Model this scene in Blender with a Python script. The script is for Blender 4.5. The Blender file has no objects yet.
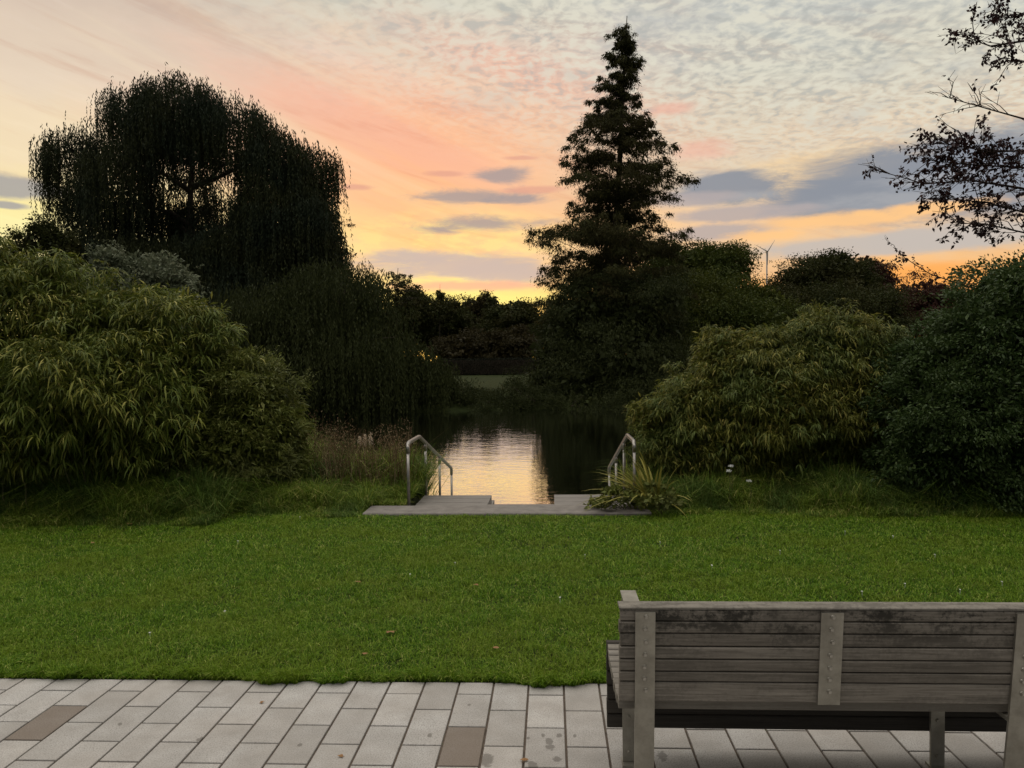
import bpy, math, random
import numpy as np
from mathutils import Matrix, Vector

R = math.radians
rng = np.random.default_rng(11)
random.seed(5)
scene = bpy.context.scene
C = scene.collection

# ------------------------------------------------------------------ camera
F = 770.0                       # focal length in pixels at 1024 wide
PITCH, ROLL, YAW = 1.67, -0.7, 2.87
CAM_H = 1.6
cam_data = bpy.data.cameras.new('camera')
cam = bpy.data.objects.new('camera', cam_data)
C.objects.link(cam)
cam_data.sensor_width = 36
cam_data.lens = F / 1024 * 36
cam_data.clip_start = 0.05
cam_data.clip_end = 6000
cam.matrix_world = (Matrix.Translation((0, 0, CAM_H)) @ Matrix.Rotation(R(YAW), 4, 'Z')
                    @ Matrix.Rotation(R(90 - PITCH), 4, 'X') @ Matrix.Rotation(R(ROLL), 4, 'Z'))
scene.camera = cam


def ray(px, py):
    """direction in the world of a point measured on the photograph, scaled so that y = 1"""
    u, v = px - 512, py - 384
    c, s = math.cos(R(ROLL)), math.sin(R(ROLL))
    u, v = c * u + s * v, -s * u + c * v
    X, yy, zz = u / F, 1.0, -v / F
    c, s = math.cos(R(PITCH)), math.sin(R(PITCH))
    Y, Z = c * yy + s * zz, -s * yy + c * zz
    c, s = math.cos(R(YAW)), math.sin(R(YAW))
    X, Y = c * X - s * Y, s * X + c * Y
    return np.array([X / Y, 1.0, Z / Y])


def at(px, py, Y):
    """world point at distance Y that was measured at (px, py)"""
    d = ray(px, py)
    return np.array([d[0] * Y, Y, CAM_H + d[2] * Y])


# ------------------------------------------------------------------ view, sun
scene.view_settings.view_transform = 'Standard'
scene.view_settings.look = 'None'
scene.view_settings.exposure = 0.0
scene.view_settings.gamma = 1.0
scene.view_settings.use_curve_mapping = False

SUN_AZ, SUN_EL = -7.0, 1.5      # degrees from +Y towards +X, above the horizon
sun_data = bpy.data.lights.new('sun', 'SUN')
sun = bpy.data.objects.new('sun', sun_data)
C.objects.link(sun)
sun_data.energy = 0.35
sun_data.angle = R(3.0)
sun_data.color = (1.0, 0.66, 0.36)
sd = Vector((math.sin(R(SUN_AZ)) * math.cos(R(SUN_EL)), math.cos(R(SUN_AZ)) * math.cos(R(SUN_EL)), math.sin(R(SUN_EL))))
sun.rotation_euler = sd.to_track_quat('Z', 'Y').to_euler()


def lin(r, g, b):
    f = lambda c: (c / 12.92 if c <= 0.04045 else ((c + 0.055) / 1.055) ** 2.4)
    return (f(r / 255), f(g / 255), f(b / 255), 1.0)


class Nodes:
    """small helper for writing node trees"""
    def __init__(self, tree):
        self.t = tree
        self.t.nodes.clear()

    def new(self, kind, **kw):
        n = self.t.nodes.new(kind)
        for k, v in kw.items():
            setattr(n, k, v)
        return n

    def put(self, sock, v):
        if isinstance(v, bpy.types.NodeSocket):
            self.t.links.new(v, sock)
        elif v is not None:
            sock.default_value = v

    def m(self, op, a, b=None, c=None, clamp=False):
        n = self.new('ShaderNodeMath', operation=op, use_clamp=clamp)
        for i, v in enumerate((a, b, c)):
            if v is not None:
                self.put(n.inputs[i], v)
        return n.outputs[0]

    def vec(self, x, y, z=0.0):
        n = self.new('ShaderNodeCombineXYZ')
        for i, v in enumerate((x, y, z)):
            self.put(n.inputs[i], v)
        return n.outputs[0]

    def noise(self, vec, scale, detail=4.0, rough=0.5, dist=0.0, color=False, lac=2.0):
        n = self.new('ShaderNodeTexNoise')
        self.put(n.inputs['Vector'], vec)
        n.inputs['Scale'].default_value = scale
        n.inputs['Detail'].default_value = detail
        n.inputs['Roughness'].default_value = rough
        n.inputs['Lacunarity'].default_value = lac
        n.inputs['Distortion'].default_value = dist
        return n.outputs['Color' if color else 'Fac']

    def ramp(self, fac, stops, interp='LINEAR'):
        n = self.new('ShaderNodeValToRGB')
        n.color_ramp.interpolation = interp
        e = n.color_ramp.elements
        while len(e) > 1:
            e.remove(e[-1])
        for i, (p, c) in enumerate(stops):
            if i == 0:
                e[0].position = p
                el = e[0]
            else:
                el = e.new(p)
            el.color = c if len(c) == 4 else (*c, 1)
        self.put(n.inputs[0], fac)
        return n.outputs[0]

    def mr(self, v, a, b, lo=0.0, hi=1.0, smooth=False):
        n = self.new('ShaderNodeMapRange')
        if smooth:
            n.interpolation_type = 'SMOOTHSTEP'
        self.put(n.inputs[0], v)
        for i, q in enumerate((a, b, lo, hi)):
            n.inputs[1 + i].default_value = q
        return n.outputs[0]

    def mix(self, f, a, b, blend='MIX'):
        n = self.new('ShaderNodeMix', data_type='RGBA', blend_type=blend)
        self.put(n.inputs[0], f)
        self.put(n.inputs[6], a)
        self.put(n.inputs[7], b)
        return n.outputs[2]

    def bump(self, h, strength=0.5, dist=0.01):
        n = self.new('ShaderNodeBump')
        n.inputs['Strength'].default_value = strength
        n.inputs['Distance'].default_value = dist
        self.put(n.inputs['Height'], h)
        return n.outputs[0]


# ------------------------------------------------------------------ sky
world = bpy.data.worlds.new('World')
scene.world = world
world.use_nodes = True


def sky_uv(px, py):
    d = ray(px, py)
    n = d / np.linalg.norm(d)
    return math.atan2(n[0], n[1]) * F, math.asin(n[2]) * F


def build_sky():
    N = Nodes(world.node_tree)
    gen = N.new('ShaderNodeTexCoord').outputs['Generated']
    sp = N.new('ShaderNodeSeparateXYZ')
    N.put(sp.inputs[0], gen)
    x, y, z = sp.outputs
    U = N.m('MULTIPLY', N.m('ARCTAN2', x, y), F)
    V = N.m('MULTIPLY', N.m('ARCSINE', z), F)
    uv = N.vec(U, V)
    # warp so that cloud edges and bands are never straight
    warp = N.noise(N.vec(N.m('MULTIPLY', U, 0.009), N.m('MULTIPLY', V, 0.02)), 1.0, 5.0, 0.55)
    fine = N.noise(N.vec(N.m('MULTIPLY', U, 0.03), N.m('MULTIPLY', V, 0.085)), 1.0, 7.0, 0.62)
    Vw = N.m('ADD', V, N.m('MULTIPLY', N.m('SUBTRACT', warp, 0.5), 70.0))
    f = N.mr(Vw, 0.0, 900.0)

    def stops(px, rows, zen):
        out = []
        for py, c in sorted(rows, key=lambda q: -q[0]):
            out.append((max(0.0, sky_uv(px, py)[1] / 900.0), lin(*c)))
        out.append((0.52, lin(200, 200, 192)))
        out += [(0.66, (1.30, 1.25, 1.18, 1)), (0.95, (2.36, 2.23, 2.05, 1))]
        return out
    zen = None
    left = N.ramp(f, stops(60, [(330, (255, 228, 130)), (250, (255, 244, 176)), (205, (252, 234, 164)), (150, (244, 222, 182)), (80, (232, 212, 188)), (0, (214, 194, 176))], zen))
    mid = N.ramp(f, stops(450, [(330, (255, 214, 110)), (292, (255, 234, 146)), (268, (252, 206, 150)), (235, (254, 210, 142)), (205, (252, 196, 140)), (160, (254, 188, 142)), (110, (248, 186, 152)), (60, (230, 198, 178)), (0, (206, 202, 186))], zen))
    right = N.ramp(f, stops(850, [(330, (255, 150, 60)), (275, (250, 188, 118)), (245, (232, 196, 156)), (212, (248, 204, 156)), (170, (222, 202, 176)), (130, (228, 206, 178)), (60, (204, 201, 187)), (0, (198, 199, 192))], zen))
    ul, um, ur = (sky_uv(p, 200)[0] for p in (90, 430, 760))
    col = N.mix(N.mr(U, ul, um, smooth=True), left, mid)
    col = N.mix(N.mr(U, um, ur, smooth=True), col, right)

    # high thin cloud: salmon streaks and paler gaps, running down to the right
    su = N.m('ADD', N.m('MULTIPLY', U, 0.0035), N.m('MULTIPLY', V, 0.0060))
    sv = N.m('ADD', N.m('MULTIPLY', U, 0.0065), N.m('MULTIPLY', V, 0.0160))
    streak = N.noise(N.vec(su, sv, 3.1), 1.0, 6.0, 0.6, 0.4)

    wisp = N.noise(N.vec(N.m('MULTIPLY', U, 0.018), N.m('MULTIPLY', V, 0.07), 7.0), 1.0, 9.0, 0.68, 0.6)

    def blob(px, py, rx, ry, hard=0.45, wob=0.9, src=None):
        u0, v0 = sky_uv(px, py)
        du = N.m('DIVIDE', N.m('SUBTRACT', U, u0), rx)
        dv = N.m('DIVIDE', N.m('SUBTRACT', V, v0), ry)
        r = N.m('SQRT', N.m('ADD', N.m('MULTIPLY', du, du), N.m('MULTIPLY', dv, dv)))
        r = N.m('ADD', r, N.m('MULTIPLY', N.m('SUBTRACT', src or fine, 0.5), wob))
        return N.mr(r, hard, 1.0, 1.0, 0.0, smooth=True)

    salmon = N.m('MULTIPLY', N.mr(streak, 0.44, 0.64, smooth=True), blob(400, 130, 330, 120, 0.2, 0.6, warp))
    col = N.mix(N.m('MULTIPLY', salmon, 0.6), col, lin(246, 182, 156))
    pale = N.m('MULTIPLY', N.mr(streak, 0.52, 0.36, smooth=True), blob(300, 120, 420, 150, 0.2, 0.6, warp))
    col = N.mix(N.m('MULTIPLY', pale, 0.35), col, lin(250, 226, 190))
    gold = N.m('MULTIPLY', N.mr(fine, 0.42, 0.6, smooth=True), blob(440, 245, 150, 45, 0.3, 0.5, warp))
    col = N.mix(N.m('MULTIPLY', gold, 0.6), col, lin(255, 230, 146))

    thin = N.noise(N.vec(N.m('ADD', N.m('MULTIPLY', U, 0.010), N.m('MULTIPLY', V, 0.016)), N.m('ADD', N.m('MULTIPLY', U, 0.012), N.m('MULTIPLY', V, 0.052)), 9.0), 1.0, 8.0, 0.62, 0.3)
    col = N.mix(N.mr(thin, 0.52, 0.72, 0.0, 0.45, smooth=True), col, N.mix(1.0, col, (1.08, 1.12, 1.18, 1), 'MULTIPLY'))
    col = N.mix(N.mr(thin, 0.50, 0.30, 0.0, 0.75, smooth=True), col, N.mix(1.0, col, (0.90, 0.80, 0.78, 1), 'MULTIPLY'))

    # mackerel cloud on a plane overhead, so that it shrinks towards the horizon
    k = N.m('ADD', z, 0.13)
    k = N.m('MAXIMUM', k, 0.05)
    cx, cy = N.m('DIVIDE', x, k), N.m('DIVIDE', y, k)
    plane = N.vec(cx, cy)
    pw = N.noise(plane, 5.0, 3.0, 0.5, color=True)
    va = N.new('ShaderNodeVectorMath', operation='MULTIPLY_ADD')
    N.put(va.inputs[0], pw)
    va.inputs[1].default_value = (0.10, 0.10, 0.0)
    N.put(va.inputs[2], plane)
    cell = N.noise(va.outputs[0], 31.0, 4.0, 0.5)
    big = N.noise(plane, 3.2, 4.0, 0.55)
    wide = N.noise(N.vec(N.m('MULTIPLY', cx, 6.0), N.m('MULTIPLY', cy, 13.0), 4.0), 1.0, 4.0, 0.6)
    cells = N.m('ADD', N.m('MULTIPLY', cell, 0.7), N.m('MULTIPLY', wide, 0.3))
    area = N.m('MULTIPLY', N.mr(N.m('ADD', V, N.m('MULTIPLY', U, 0.22)), 160.0, 300.0, smooth=True), N.mr(U, -420.0, 30.0, 0.12, 1.0, smooth=True))
    col = N.mix(N.m('MULTIPLY', area, N.mr(cells, 0.45, 0.60, 0.0, 0.75, smooth=True)), col, lin(226, 222, 204))
    col = N.mix(N.m('MULTIPLY', area, N.mr(cells, 0.50, 0.36, 0.0, 0.7, smooth=True)), col, lin(176, 178, 173))
    col = N.mix(N.m('MULTIPLY', area, N.mr(big, 0.5, 0.7, 0.0, 0.4, smooth=True)), col, lin(180, 182, 180))

    grey, lilac, slate = lin(138, 144, 155), lin(196, 180, 172), lin(158, 150, 152)

    def cloud(c, amt, *parts, **kw):
        nonlocal col
        for (px, py, rx, ry) in parts:
            col = N.mix(N.m('MULTIPLY', blob(px, py, rx, ry, **kw), amt), col, c)
    # lilac bank low in the gap, its pink edge, the yellow below it
    cloud(lilac, 0.92, (455, 266, 110, 17), (500, 272, 70, 16), (420, 258, 70, 11), hard=0.35, wob=1.4, src=wisp)
    cloud(lin(250, 178, 150), 0.8, (470, 286, 120, 7), hard=0.3, wob=1.1)
    cloud(lin(255, 238, 140), 0.9, (465, 300, 130, 9), hard=0.4, wob=0.8)
    # slate flecks over the gap
    cloud(slate, 0.85, (503, 176, 34, 11), (472, 196, 84, 10), (515, 199, 46, 8), (482, 224, 86, 10), (440, 229, 40, 6), hard=0.25, wob=1.7, src=wisp)
    cloud(lin(222, 160, 140), 0.7, (445, 174, 28, 4), (520, 158, 22, 3), (355, 187, 24, 4), (535, 190, 45, 5), hard=0.3, wob=1.0)
    # cloud at the left edge
    cloud(lin(166, 162, 160), 0.9, (5, 186, 62, 12), (4, 205, 22, 4), hard=0.5, wob=0.8)
    # the long lens on the right with bands beneath it
    cloud(lin(250, 214, 160), 0.7, (840, 168, 130, 24), (770, 190, 60, 12), hard=0.3, wob=0.8)
    cloud(grey, 0.95, (920, 182, 160, 42), (728, 188, 66, 20), (850, 196, 90, 22), (1010, 172, 125, 46), hard=0.5, wob=0.9, src=wisp)
    cloud(lin(176, 176, 178), 0.5, (900, 200, 120, 12), (930, 178, 70, 8), (740, 196, 50, 6), hard=0.1, wob=1.8, src=wisp)
    cloud(lin(176, 166, 166), 0.85, (745, 213, 85, 10), (720, 232, 70, 11), (690, 200, 60, 9), hard=0.45, wob=0.9)
    cloud(lin(255, 200, 136), 0.9, (850, 219, 105, 10), (770, 236, 60, 8), (930, 208, 80, 8), hard=0.3, wob=1.2)
    cloud(lin(196, 186, 178), 0.93, (870, 246, 130, 13), (960, 236, 110, 14), hard=0.5, wob=0.8)
    cloud(lin(255, 172, 88), 0.85, (915, 276, 100, 15), hard=0.4, wob=0.6)
    cloud(lin(238, 178, 158), 0.6, (700, 150, 40, 14), (672, 108, 34, 8), hard=0.2, wob=1.2)

    # dusk air behind the cloud
    air = N.new('ShaderNodeTexSky', sky_type='NISHITA', sun_disc=False)
    air.sun_elevation = R(SUN_EL)
    air.sun_rotation = R(SUN_AZ)
    # away from the sunset the cloud is a plain blue-grey
    back = N.mr(N.m('ABSOLUTE', U), 900.0, 1500.0, smooth=True)
    col = N.mix(N.m('MULTIPLY', back, N.mr(V, 620.0, 260.0)), col, lin(112, 116, 120))
    below = N.mr(z, -0.02, -0.1)
    col = N.mix(below, col, (0.03, 0.035, 0.025, 1))
    b1 = N.new('ShaderNodeBackground')
    N.put(b1.inputs[0], col)
    b1.inputs[1].default_value = 1.0
    b2 = N.new('ShaderNodeBackground')
    N.put(b2.inputs[0], air.outputs[0])
    b2.inputs[1].default_value = 0.008
    add = N.new('ShaderNodeAddShader')
    N.t.links.new(b1.outputs[0], add.inputs[0])
    N.t.links.new(b2.outputs[0], add.inputs[1])
    out = N.new('ShaderNodeOutputWorld')
    N.t.links.new(add.outputs[0], out.inputs[0])


build_sky()

# ------------------------------------------------------------------ materials
MATS = {}


def mat(name):
    m = bpy.data.materials.new(name)
    m.use_nodes = True
    MATS[name] = m
    return m, Nodes(m.node_tree)


def principled(N, color, rough=0.6, metallic=0.0, normal=None, spec=0.5, **kw):
    p = N.new('ShaderNodeBsdfPrincipled')
    N.put(p.inputs['Base Color'], color)
    N.put(p.inputs['Roughness'], rough)
    p.inputs['Metallic'].default_value = metallic
    p.inputs['Specular IOR Level'].default_value = spec
    if normal is not None:
        N.put(p.inputs['Normal'], normal)
    return p.outputs[0]


def finish(N, shader, disp=None):
    o = N.new('ShaderNodeOutputMaterial')
    N.t.links.new(shader, o.inputs[0])


def leaf_mat(name, stops, rough=0.55, trans=0.25, spec=0.25, patch=None):
    """every leaf its own tint; patches of a crown differ a little in hue"""
    m, N = mat(name)
    isl = N.new('ShaderNodeNewGeometry').outputs['Random Per Island']
    col = N.ramp(isl, stops)
    if patch:
        obj = N.new('ShaderNodeTexCoord').outputs['Object']
        n = N.noise(obj, patch[0], 3.0, 0.6)
        col = N.mix(N.mr(n, 0.42, 0.62, 0.0, patch[2], smooth=True), col, patch[1])
    p = principled(N, col, rough, spec=spec * 0.45)
    t = N.new('ShaderNodeBsdfTranslucent')
    N.put(t.inputs[0], col)
    mx = N.new('ShaderNodeMixShader')
    mx.inputs[0].default_value = trans
    N.t.links.new(p, mx.inputs[1])
    N.t.links.new(t.outputs[0], mx.inputs[2])
    finish(N, mx.outputs[0])
    return m


def c4(r, g, b):
    return (r, g, b, 1.0)


def bark_mat(name, a, b):
    m, N = mat(name)
    obj = N.new('ShaderNodeTexCoord').outputs['Object']
    mp = N.new('ShaderNodeMapping')
    mp.inputs['Scale'].default_value = (9, 9, 1.6)
    N.put(mp.inputs[0], obj)
    n = N.noise(mp.outputs[0], 2.0, 6, 0.65)
    finish(N, principled(N, N.ramp(n, [(0.3, a), (0.7, b)]), 0.9, normal=N.bump(n, 0.8, 0.02), spec=0.2))
    return m


BARK = bark_mat('dark_bark', c4(0.025, 0.02, 0.014), c4(0.07, 0.055, 0.04))
STEM = bark_mat('green_brown_stem', c4(0.05, 0.055, 0.02), c4(0.11, 0.10, 0.05))
TWIG = bark_mat('purple_twig', c4(0.022, 0.014, 0.012), c4(0.045, 0.03, 0.026))


# ------------------------------------------------------------------ object helpers
def link(name, me, material, parent=None, loc=None):
    o = bpy.data.objects.new(name, me)
    C.objects.link(o)
    if material is not None:
        for mm in (material if isinstance(material, (list, tuple)) else [material]):
            me.materials.append(mm)
    if parent is not None:
        o.parent = parent
    if loc is not None:
        o.location = loc
    return o


def tag(o, label=None, cat=None, group=None, kind=None):
    for k, v in (('label', label), ('category', cat), ('group', group), ('kind', kind)):
        if v:
            o[k] = v
    return o


def thing(name, loc, label, cat, group=None):
    o = bpy.data.objects.new(name, None)
    o.empty_display_size = 0.1
    C.objects.link(o)
    o.location = [float(v) for v in loc]
    return tag(o, label, cat, group)


def mesh_np(name, verts, faces, smooth=False, mat_index=None):
    """mesh from numpy arrays; faces (n, 3) or (n, 4)"""
    verts = np.asarray(verts, dtype=np.float32)
    faces = np.asarray(faces, dtype=np.int32)
    me = bpy.data.meshes.new(name)
    n, k = faces.shape
    me.vertices.add(len(verts))
    me.vertices.foreach_set('co', verts.ravel())
    me.loops.add(n * k)
    me.loops.foreach_set('vertex_index', faces.ravel())
    me.polygons.add(n)
    me.polygons.foreach_set('loop_start', np.arange(0, n * k, k, dtype=np.int32))
    me.polygons.foreach_set('loop_total', np.full(n, k, dtype=np.int32))
    if smooth:
        me.polygons.foreach_set('use_smooth', np.ones(n, dtype=bool))
    if mat_index is not None:
        me.polygons.foreach_set('material_index', np.asarray(mat_index, dtype=np.int32))
    me.update(calc_edges=True)
    me.validate()
    return me


class Geo:
    """collects boxes, tubes and prisms of one part"""
    def __init__(self):
        self.v, self.f, self.mi = [], [], []

    def add(self, verts, faces, mi=0):
        b = len(self.v)
        self.v += [tuple(float(c) for c in q) for q in verts]
        self.f += [tuple(b + i for i in q) for q in faces]
        self.mi += [mi] * len(faces)

    def box(self, x0, x1, y0, y1, z0, z1, mi=0, bev=0.0):
        if bev:
            self.prism_x([(y0 + bev, z0), (y1 - bev, z0), (y1, z0 + bev), (y1, z1 - bev), (y1 - bev, z1), (y0 + bev, z1), (y0, z1 - bev), (y0, z0 + bev)], x0, x1, mi)
            return
        v = [(x, y, z) for x in (x0, x1) for y in (y0, y1) for z in (z0, z1)]
        self.add(v, [(0, 1, 3, 2), (4, 6, 7, 5), (0, 4, 5, 1), (2, 3, 7, 6), (0, 2, 6, 4), (1, 5, 7, 3)], mi)

    def prism_x(self, prof, x0, x1, mi=0):
        """profile of (y, z) points, counter-clockwise seen from +x, swept along x"""
        n = len(prof)
        v = [(x0, y, z) for y, z in prof] + [(x1, y, z) for y, z in prof]
        fs = [(i, i + n, (i + 1) % n + n, (i + 1) % n) for i in range(n)]
        fs = [f[::-1] for f in fs]
        self.add(v, fs + [tuple(range(n))[::-1], tuple(range(n, 2 * n))], mi)

    def tube(self, pts, rad, sides=6, cap=True, mi=0):
        pts = [np.asarray(p, float) for p in pts]
        n = len(pts)
        rad = [rad] * n if np.isscalar(rad) else list(rad)
        vs = []
        up = np.array([0.13, 0.21, 0.97])
        for i in range(n):
            t = pts[min(i + 1, n - 1)] - pts[max(i - 1, 0)]
            t = t / (np.linalg.norm(t) + 1e-9)
            a = np.cross(t, up)
            if np.linalg.norm(a) < 0.2:
                a = np.cross(t, np.array([1.0, 0, 0]))
            a /= np.linalg.norm(a)
            b = np.cross(a, t)
            for k in range(sides):
                q = 2 * math.pi * k / sides
                vs.append(pts[i] + rad[i] * (math.cos(q) * a + math.sin(q) * b))
        fs = []
        for i in range(n - 1):
            for k in range(sides):
                k2 = (k + 1) % sides
                fs.append((i * sides + k, i * sides + k2, (i + 1) * sides + k2, (i + 1) * sides + k))
        if cap:
            fs.append(tuple(range(sides))[::-1])
            fs.append(tuple((n - 1) * sides + k for k in range(sides)))
        self.add(vs, fs, mi)

    def build(self, name, material, parent=None, smooth=False, loc=None):
        me = bpy.data.meshes.new(name)
        me.from_pydata(self.v, [], self.f)
        if smooth:
            for p in me.polygons:
                p.use_smooth = True
        for p, i in zip(me.polygons, self.mi):
            p.material_index = i
        me.update()
        return link(name, me, material, parent, loc)


def norm(v):
    return v / (np.linalg.norm(v, axis=-1, keepdims=True) + 1e-9)


def leaves(base, direc, length, width, bend=0.0, fold=None):
    """rhombic leaves: base (n,3), unit directions (n,3); two triangles each, tip bent down by `bend`"""
    n = len(base)
    length = np.broadcast_to(np.asarray(length, float), (n,))[:, None]
    width = np.broadcast_to(np.asarray(width, float), (n,))[:, None]
    rnd = norm(rng.normal(size=(n, 3)))
    side = norm(np.cross(direc, rnd))
    mid = base + direc * length * 0.45
    tip = base + direc * length
    if np.any(bend):
        tip[:, 2] -= (np.asarray(bend) * length[:, 0])
    v = np.stack([base, mid + side * width * 0.5, tip, mid - side * width * 0.5], axis=1).reshape(-1, 3)
    i = np.arange(n)[:, None] * 4
    f = np.concatenate([i + np.array([[0, 1, 3]]), i + np.array([[1, 2, 3]])], axis=1).reshape(-1, 3)
    return v, f


def merge(parts):
    vs, fs, b = [], [], 0
    for v, f in parts:
        vs.append(v)
        fs.append(f + b)
        b += len(v)
    return np.concatenate(vs), np.concatenate(fs)


def ell(n, lo=0.0, hi=1.0):
    """random points in a unit ball shell"""
    d = norm(rng.normal(size=(n, 3)))
    r = rng.uniform(lo ** 3, hi ** 3, size=(n, 1)) ** (1 / 3)
    return d * r, d


# ------------------------------------------------------------------ setting: ground, water, paving
LAWN_Y = 3.79            # where the paving ends
WATER_Z = -0.70
STAIR_X0, STAIR_X1 = -1.60, 0.92


def sm(a, b, t):
    t = np.clip((t - a) / (b - a), 0, 1)
    return t * t * (3 - 2 * t)


def ground_z(x, y):
    x = np.asarray(x, float)
    y = np.asarray(y, float)
    near = 9.6 + 0.35 * np.sin(x * 0.6) + 0.02 * x * x * 0.2
    near = near + 3.2 * sm(2.2, 4.6, np.abs(x + 0.3))
    far = 36.0 + 0.9 * np.sin(x * 0.23 + 1.0)
    z = -0.0 - 1.7 * sm(near, near + 3.6, y)
    z = z + 1.35 * sm(far - 2.2, far + 1.2, y) + 0.45 * sm(far + 1, far + 5.0, y) + 0.55 * sm(far + 4, 70, y) + 0.9 * sm(70, 170, y)
    shore = sm(40, 48, np.abs(x)) * (y > 5)
    z = z * (1 - shore) + shore * np.maximum(z, 0.1)
    stair = (x > STAIR_X0 - 0.05) & (x < STAIR_X1 + 0.05) & (y > 8.2) & (y < 13)
    z = np.where(stair, np.minimum(z, -1.25 + 0 * z), z)
    return z


def ground():
    ys = np.concatenate([np.arange(-30, 3, 3.0), np.arange(3.0, 3.75, 0.25), [LAWN_Y - 0.02], np.arange(4.0, 16, 0.25), np.arange(16, 48, 0.8), np.arange(48, 110, 5), np.geomspace(110, 2500, 14)])
    xs = np.concatenate([-np.geomspace(50, 2500, 16)[::-1], np.arange(-48, -8, 2.0), np.arange(-8, 8.01, 0.25), np.arange(10, 49, 2.0), np.geomspace(50, 2500, 16)])
    X, Y = np.meshgrid(xs, ys)
    Z = ground_z(X, Y)
    Z = np.where(Y < LAWN_Y - 0.01, -0.06, Z)
    n, m = Y.shape
    v = np.stack([X, Y, Z], -1).reshape(-1, 3)
    i = np.arange((n - 1) * m).reshape(n - 1, m)[:, :-1].reshape(-1, 1)
    f = np.concatenate([i, i + 1, i + m + 1, i + m], axis=1)
    M, N = mat('earth_and_turf')
    obj = N.new('ShaderNodeTexCoord').outputs['Object']
    a = N.noise(obj, 1.1, 5, 0.6)
    b = N.noise(obj, 34.0, 5, 0.7)
    col = N.ramp(a, [(0.3, c4(0.024, 0.034, 0.008)), (0.7, c4(0.046, 0.054, 0.012))])
    col = N.mix(N.mr(b, 0.35, 0.7), c4(0.012, 0.018, 0.006), col)
    finish(N, principled(N, col, 0.95, normal=N.bump(b, 1.0, 0.03), spec=0.1))
    tag(link('ground', mesh_np('ground', v, f, True), M), kind='structure')


ground()


def water():
    M, N = mat('pond_water')
    obj = N.new('ShaderNodeTexCoord').outputs['Object']
    mp = N.new('ShaderNodeMapping')
    mp.inputs['Scale'].default_value = (1.0, 1.7, 1.0)
    N.put(mp.inputs[0], obj)
    a = N.noise(mp.outputs[0], 3.6, 3, 0.5)
    b = N.noise(mp.outputs[0], 0.7, 2, 0.5)
    h = N.m('ADD', a, N.m('MULTIPLY', b, 1.2))
    nrm = N.bump(h, 0.065, 0.05)
    deep = N.new('ShaderNodeBsdfDiffuse')
    deep.inputs[0].default_value = (0.006, 0.007, 0.004, 1)
    gl = N.new('ShaderNodeBsdfGlossy')
    gl.inputs['Color'].default_value = (1, 1, 1, 1)
    gl.inputs['Roughness'].default_value = 0.03
    N.put(gl.inputs['Normal'], nrm)
    fr = N.new('ShaderNodeFresnel')
    fr.inputs['IOR'].default_value = 1.9
    g = N.new('ShaderNodeMixShader')
    N.put(g.inputs[0], N.mr(fr.outputs[0], 0.08, 0.36, 0.1, 0.92))
    N.t.links.new(deep.outputs[0], g.inputs[1])
    N.t.links.new(gl.outputs[0], g.inputs[2])
    finish(N, g.outputs[0])
    G = Geo()
    G.add([(-48, 9.0, WATER_Z), (48, 9.0, WATER_Z), (48, 41, WATER_Z), (-48, 41, WATER_Z)], [(0, 1, 2, 3)])
    tag(G.build('water', M), kind='structure')


water()

# paving measured from its joints: columns 0.1728 wide, slabs 0.33 long, half-bond
COLW, ROWH, PX0, PY0 = 0.1728, 0.1652, -0.470, 3.651
M, N = mat('mortar_bed')
obj = N.new('ShaderNodeTexCoord').outputs['Object']
finish(N, principled(N, N.ramp(N.noise(obj, 40, 4), [(0.3, c4(0.05, 0.037, 0.028)), (0.62, c4(0.10, 0.075, 0.055)), (0.7, c4(0.05, 0.06, 0.025))]), 0.95))


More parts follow.
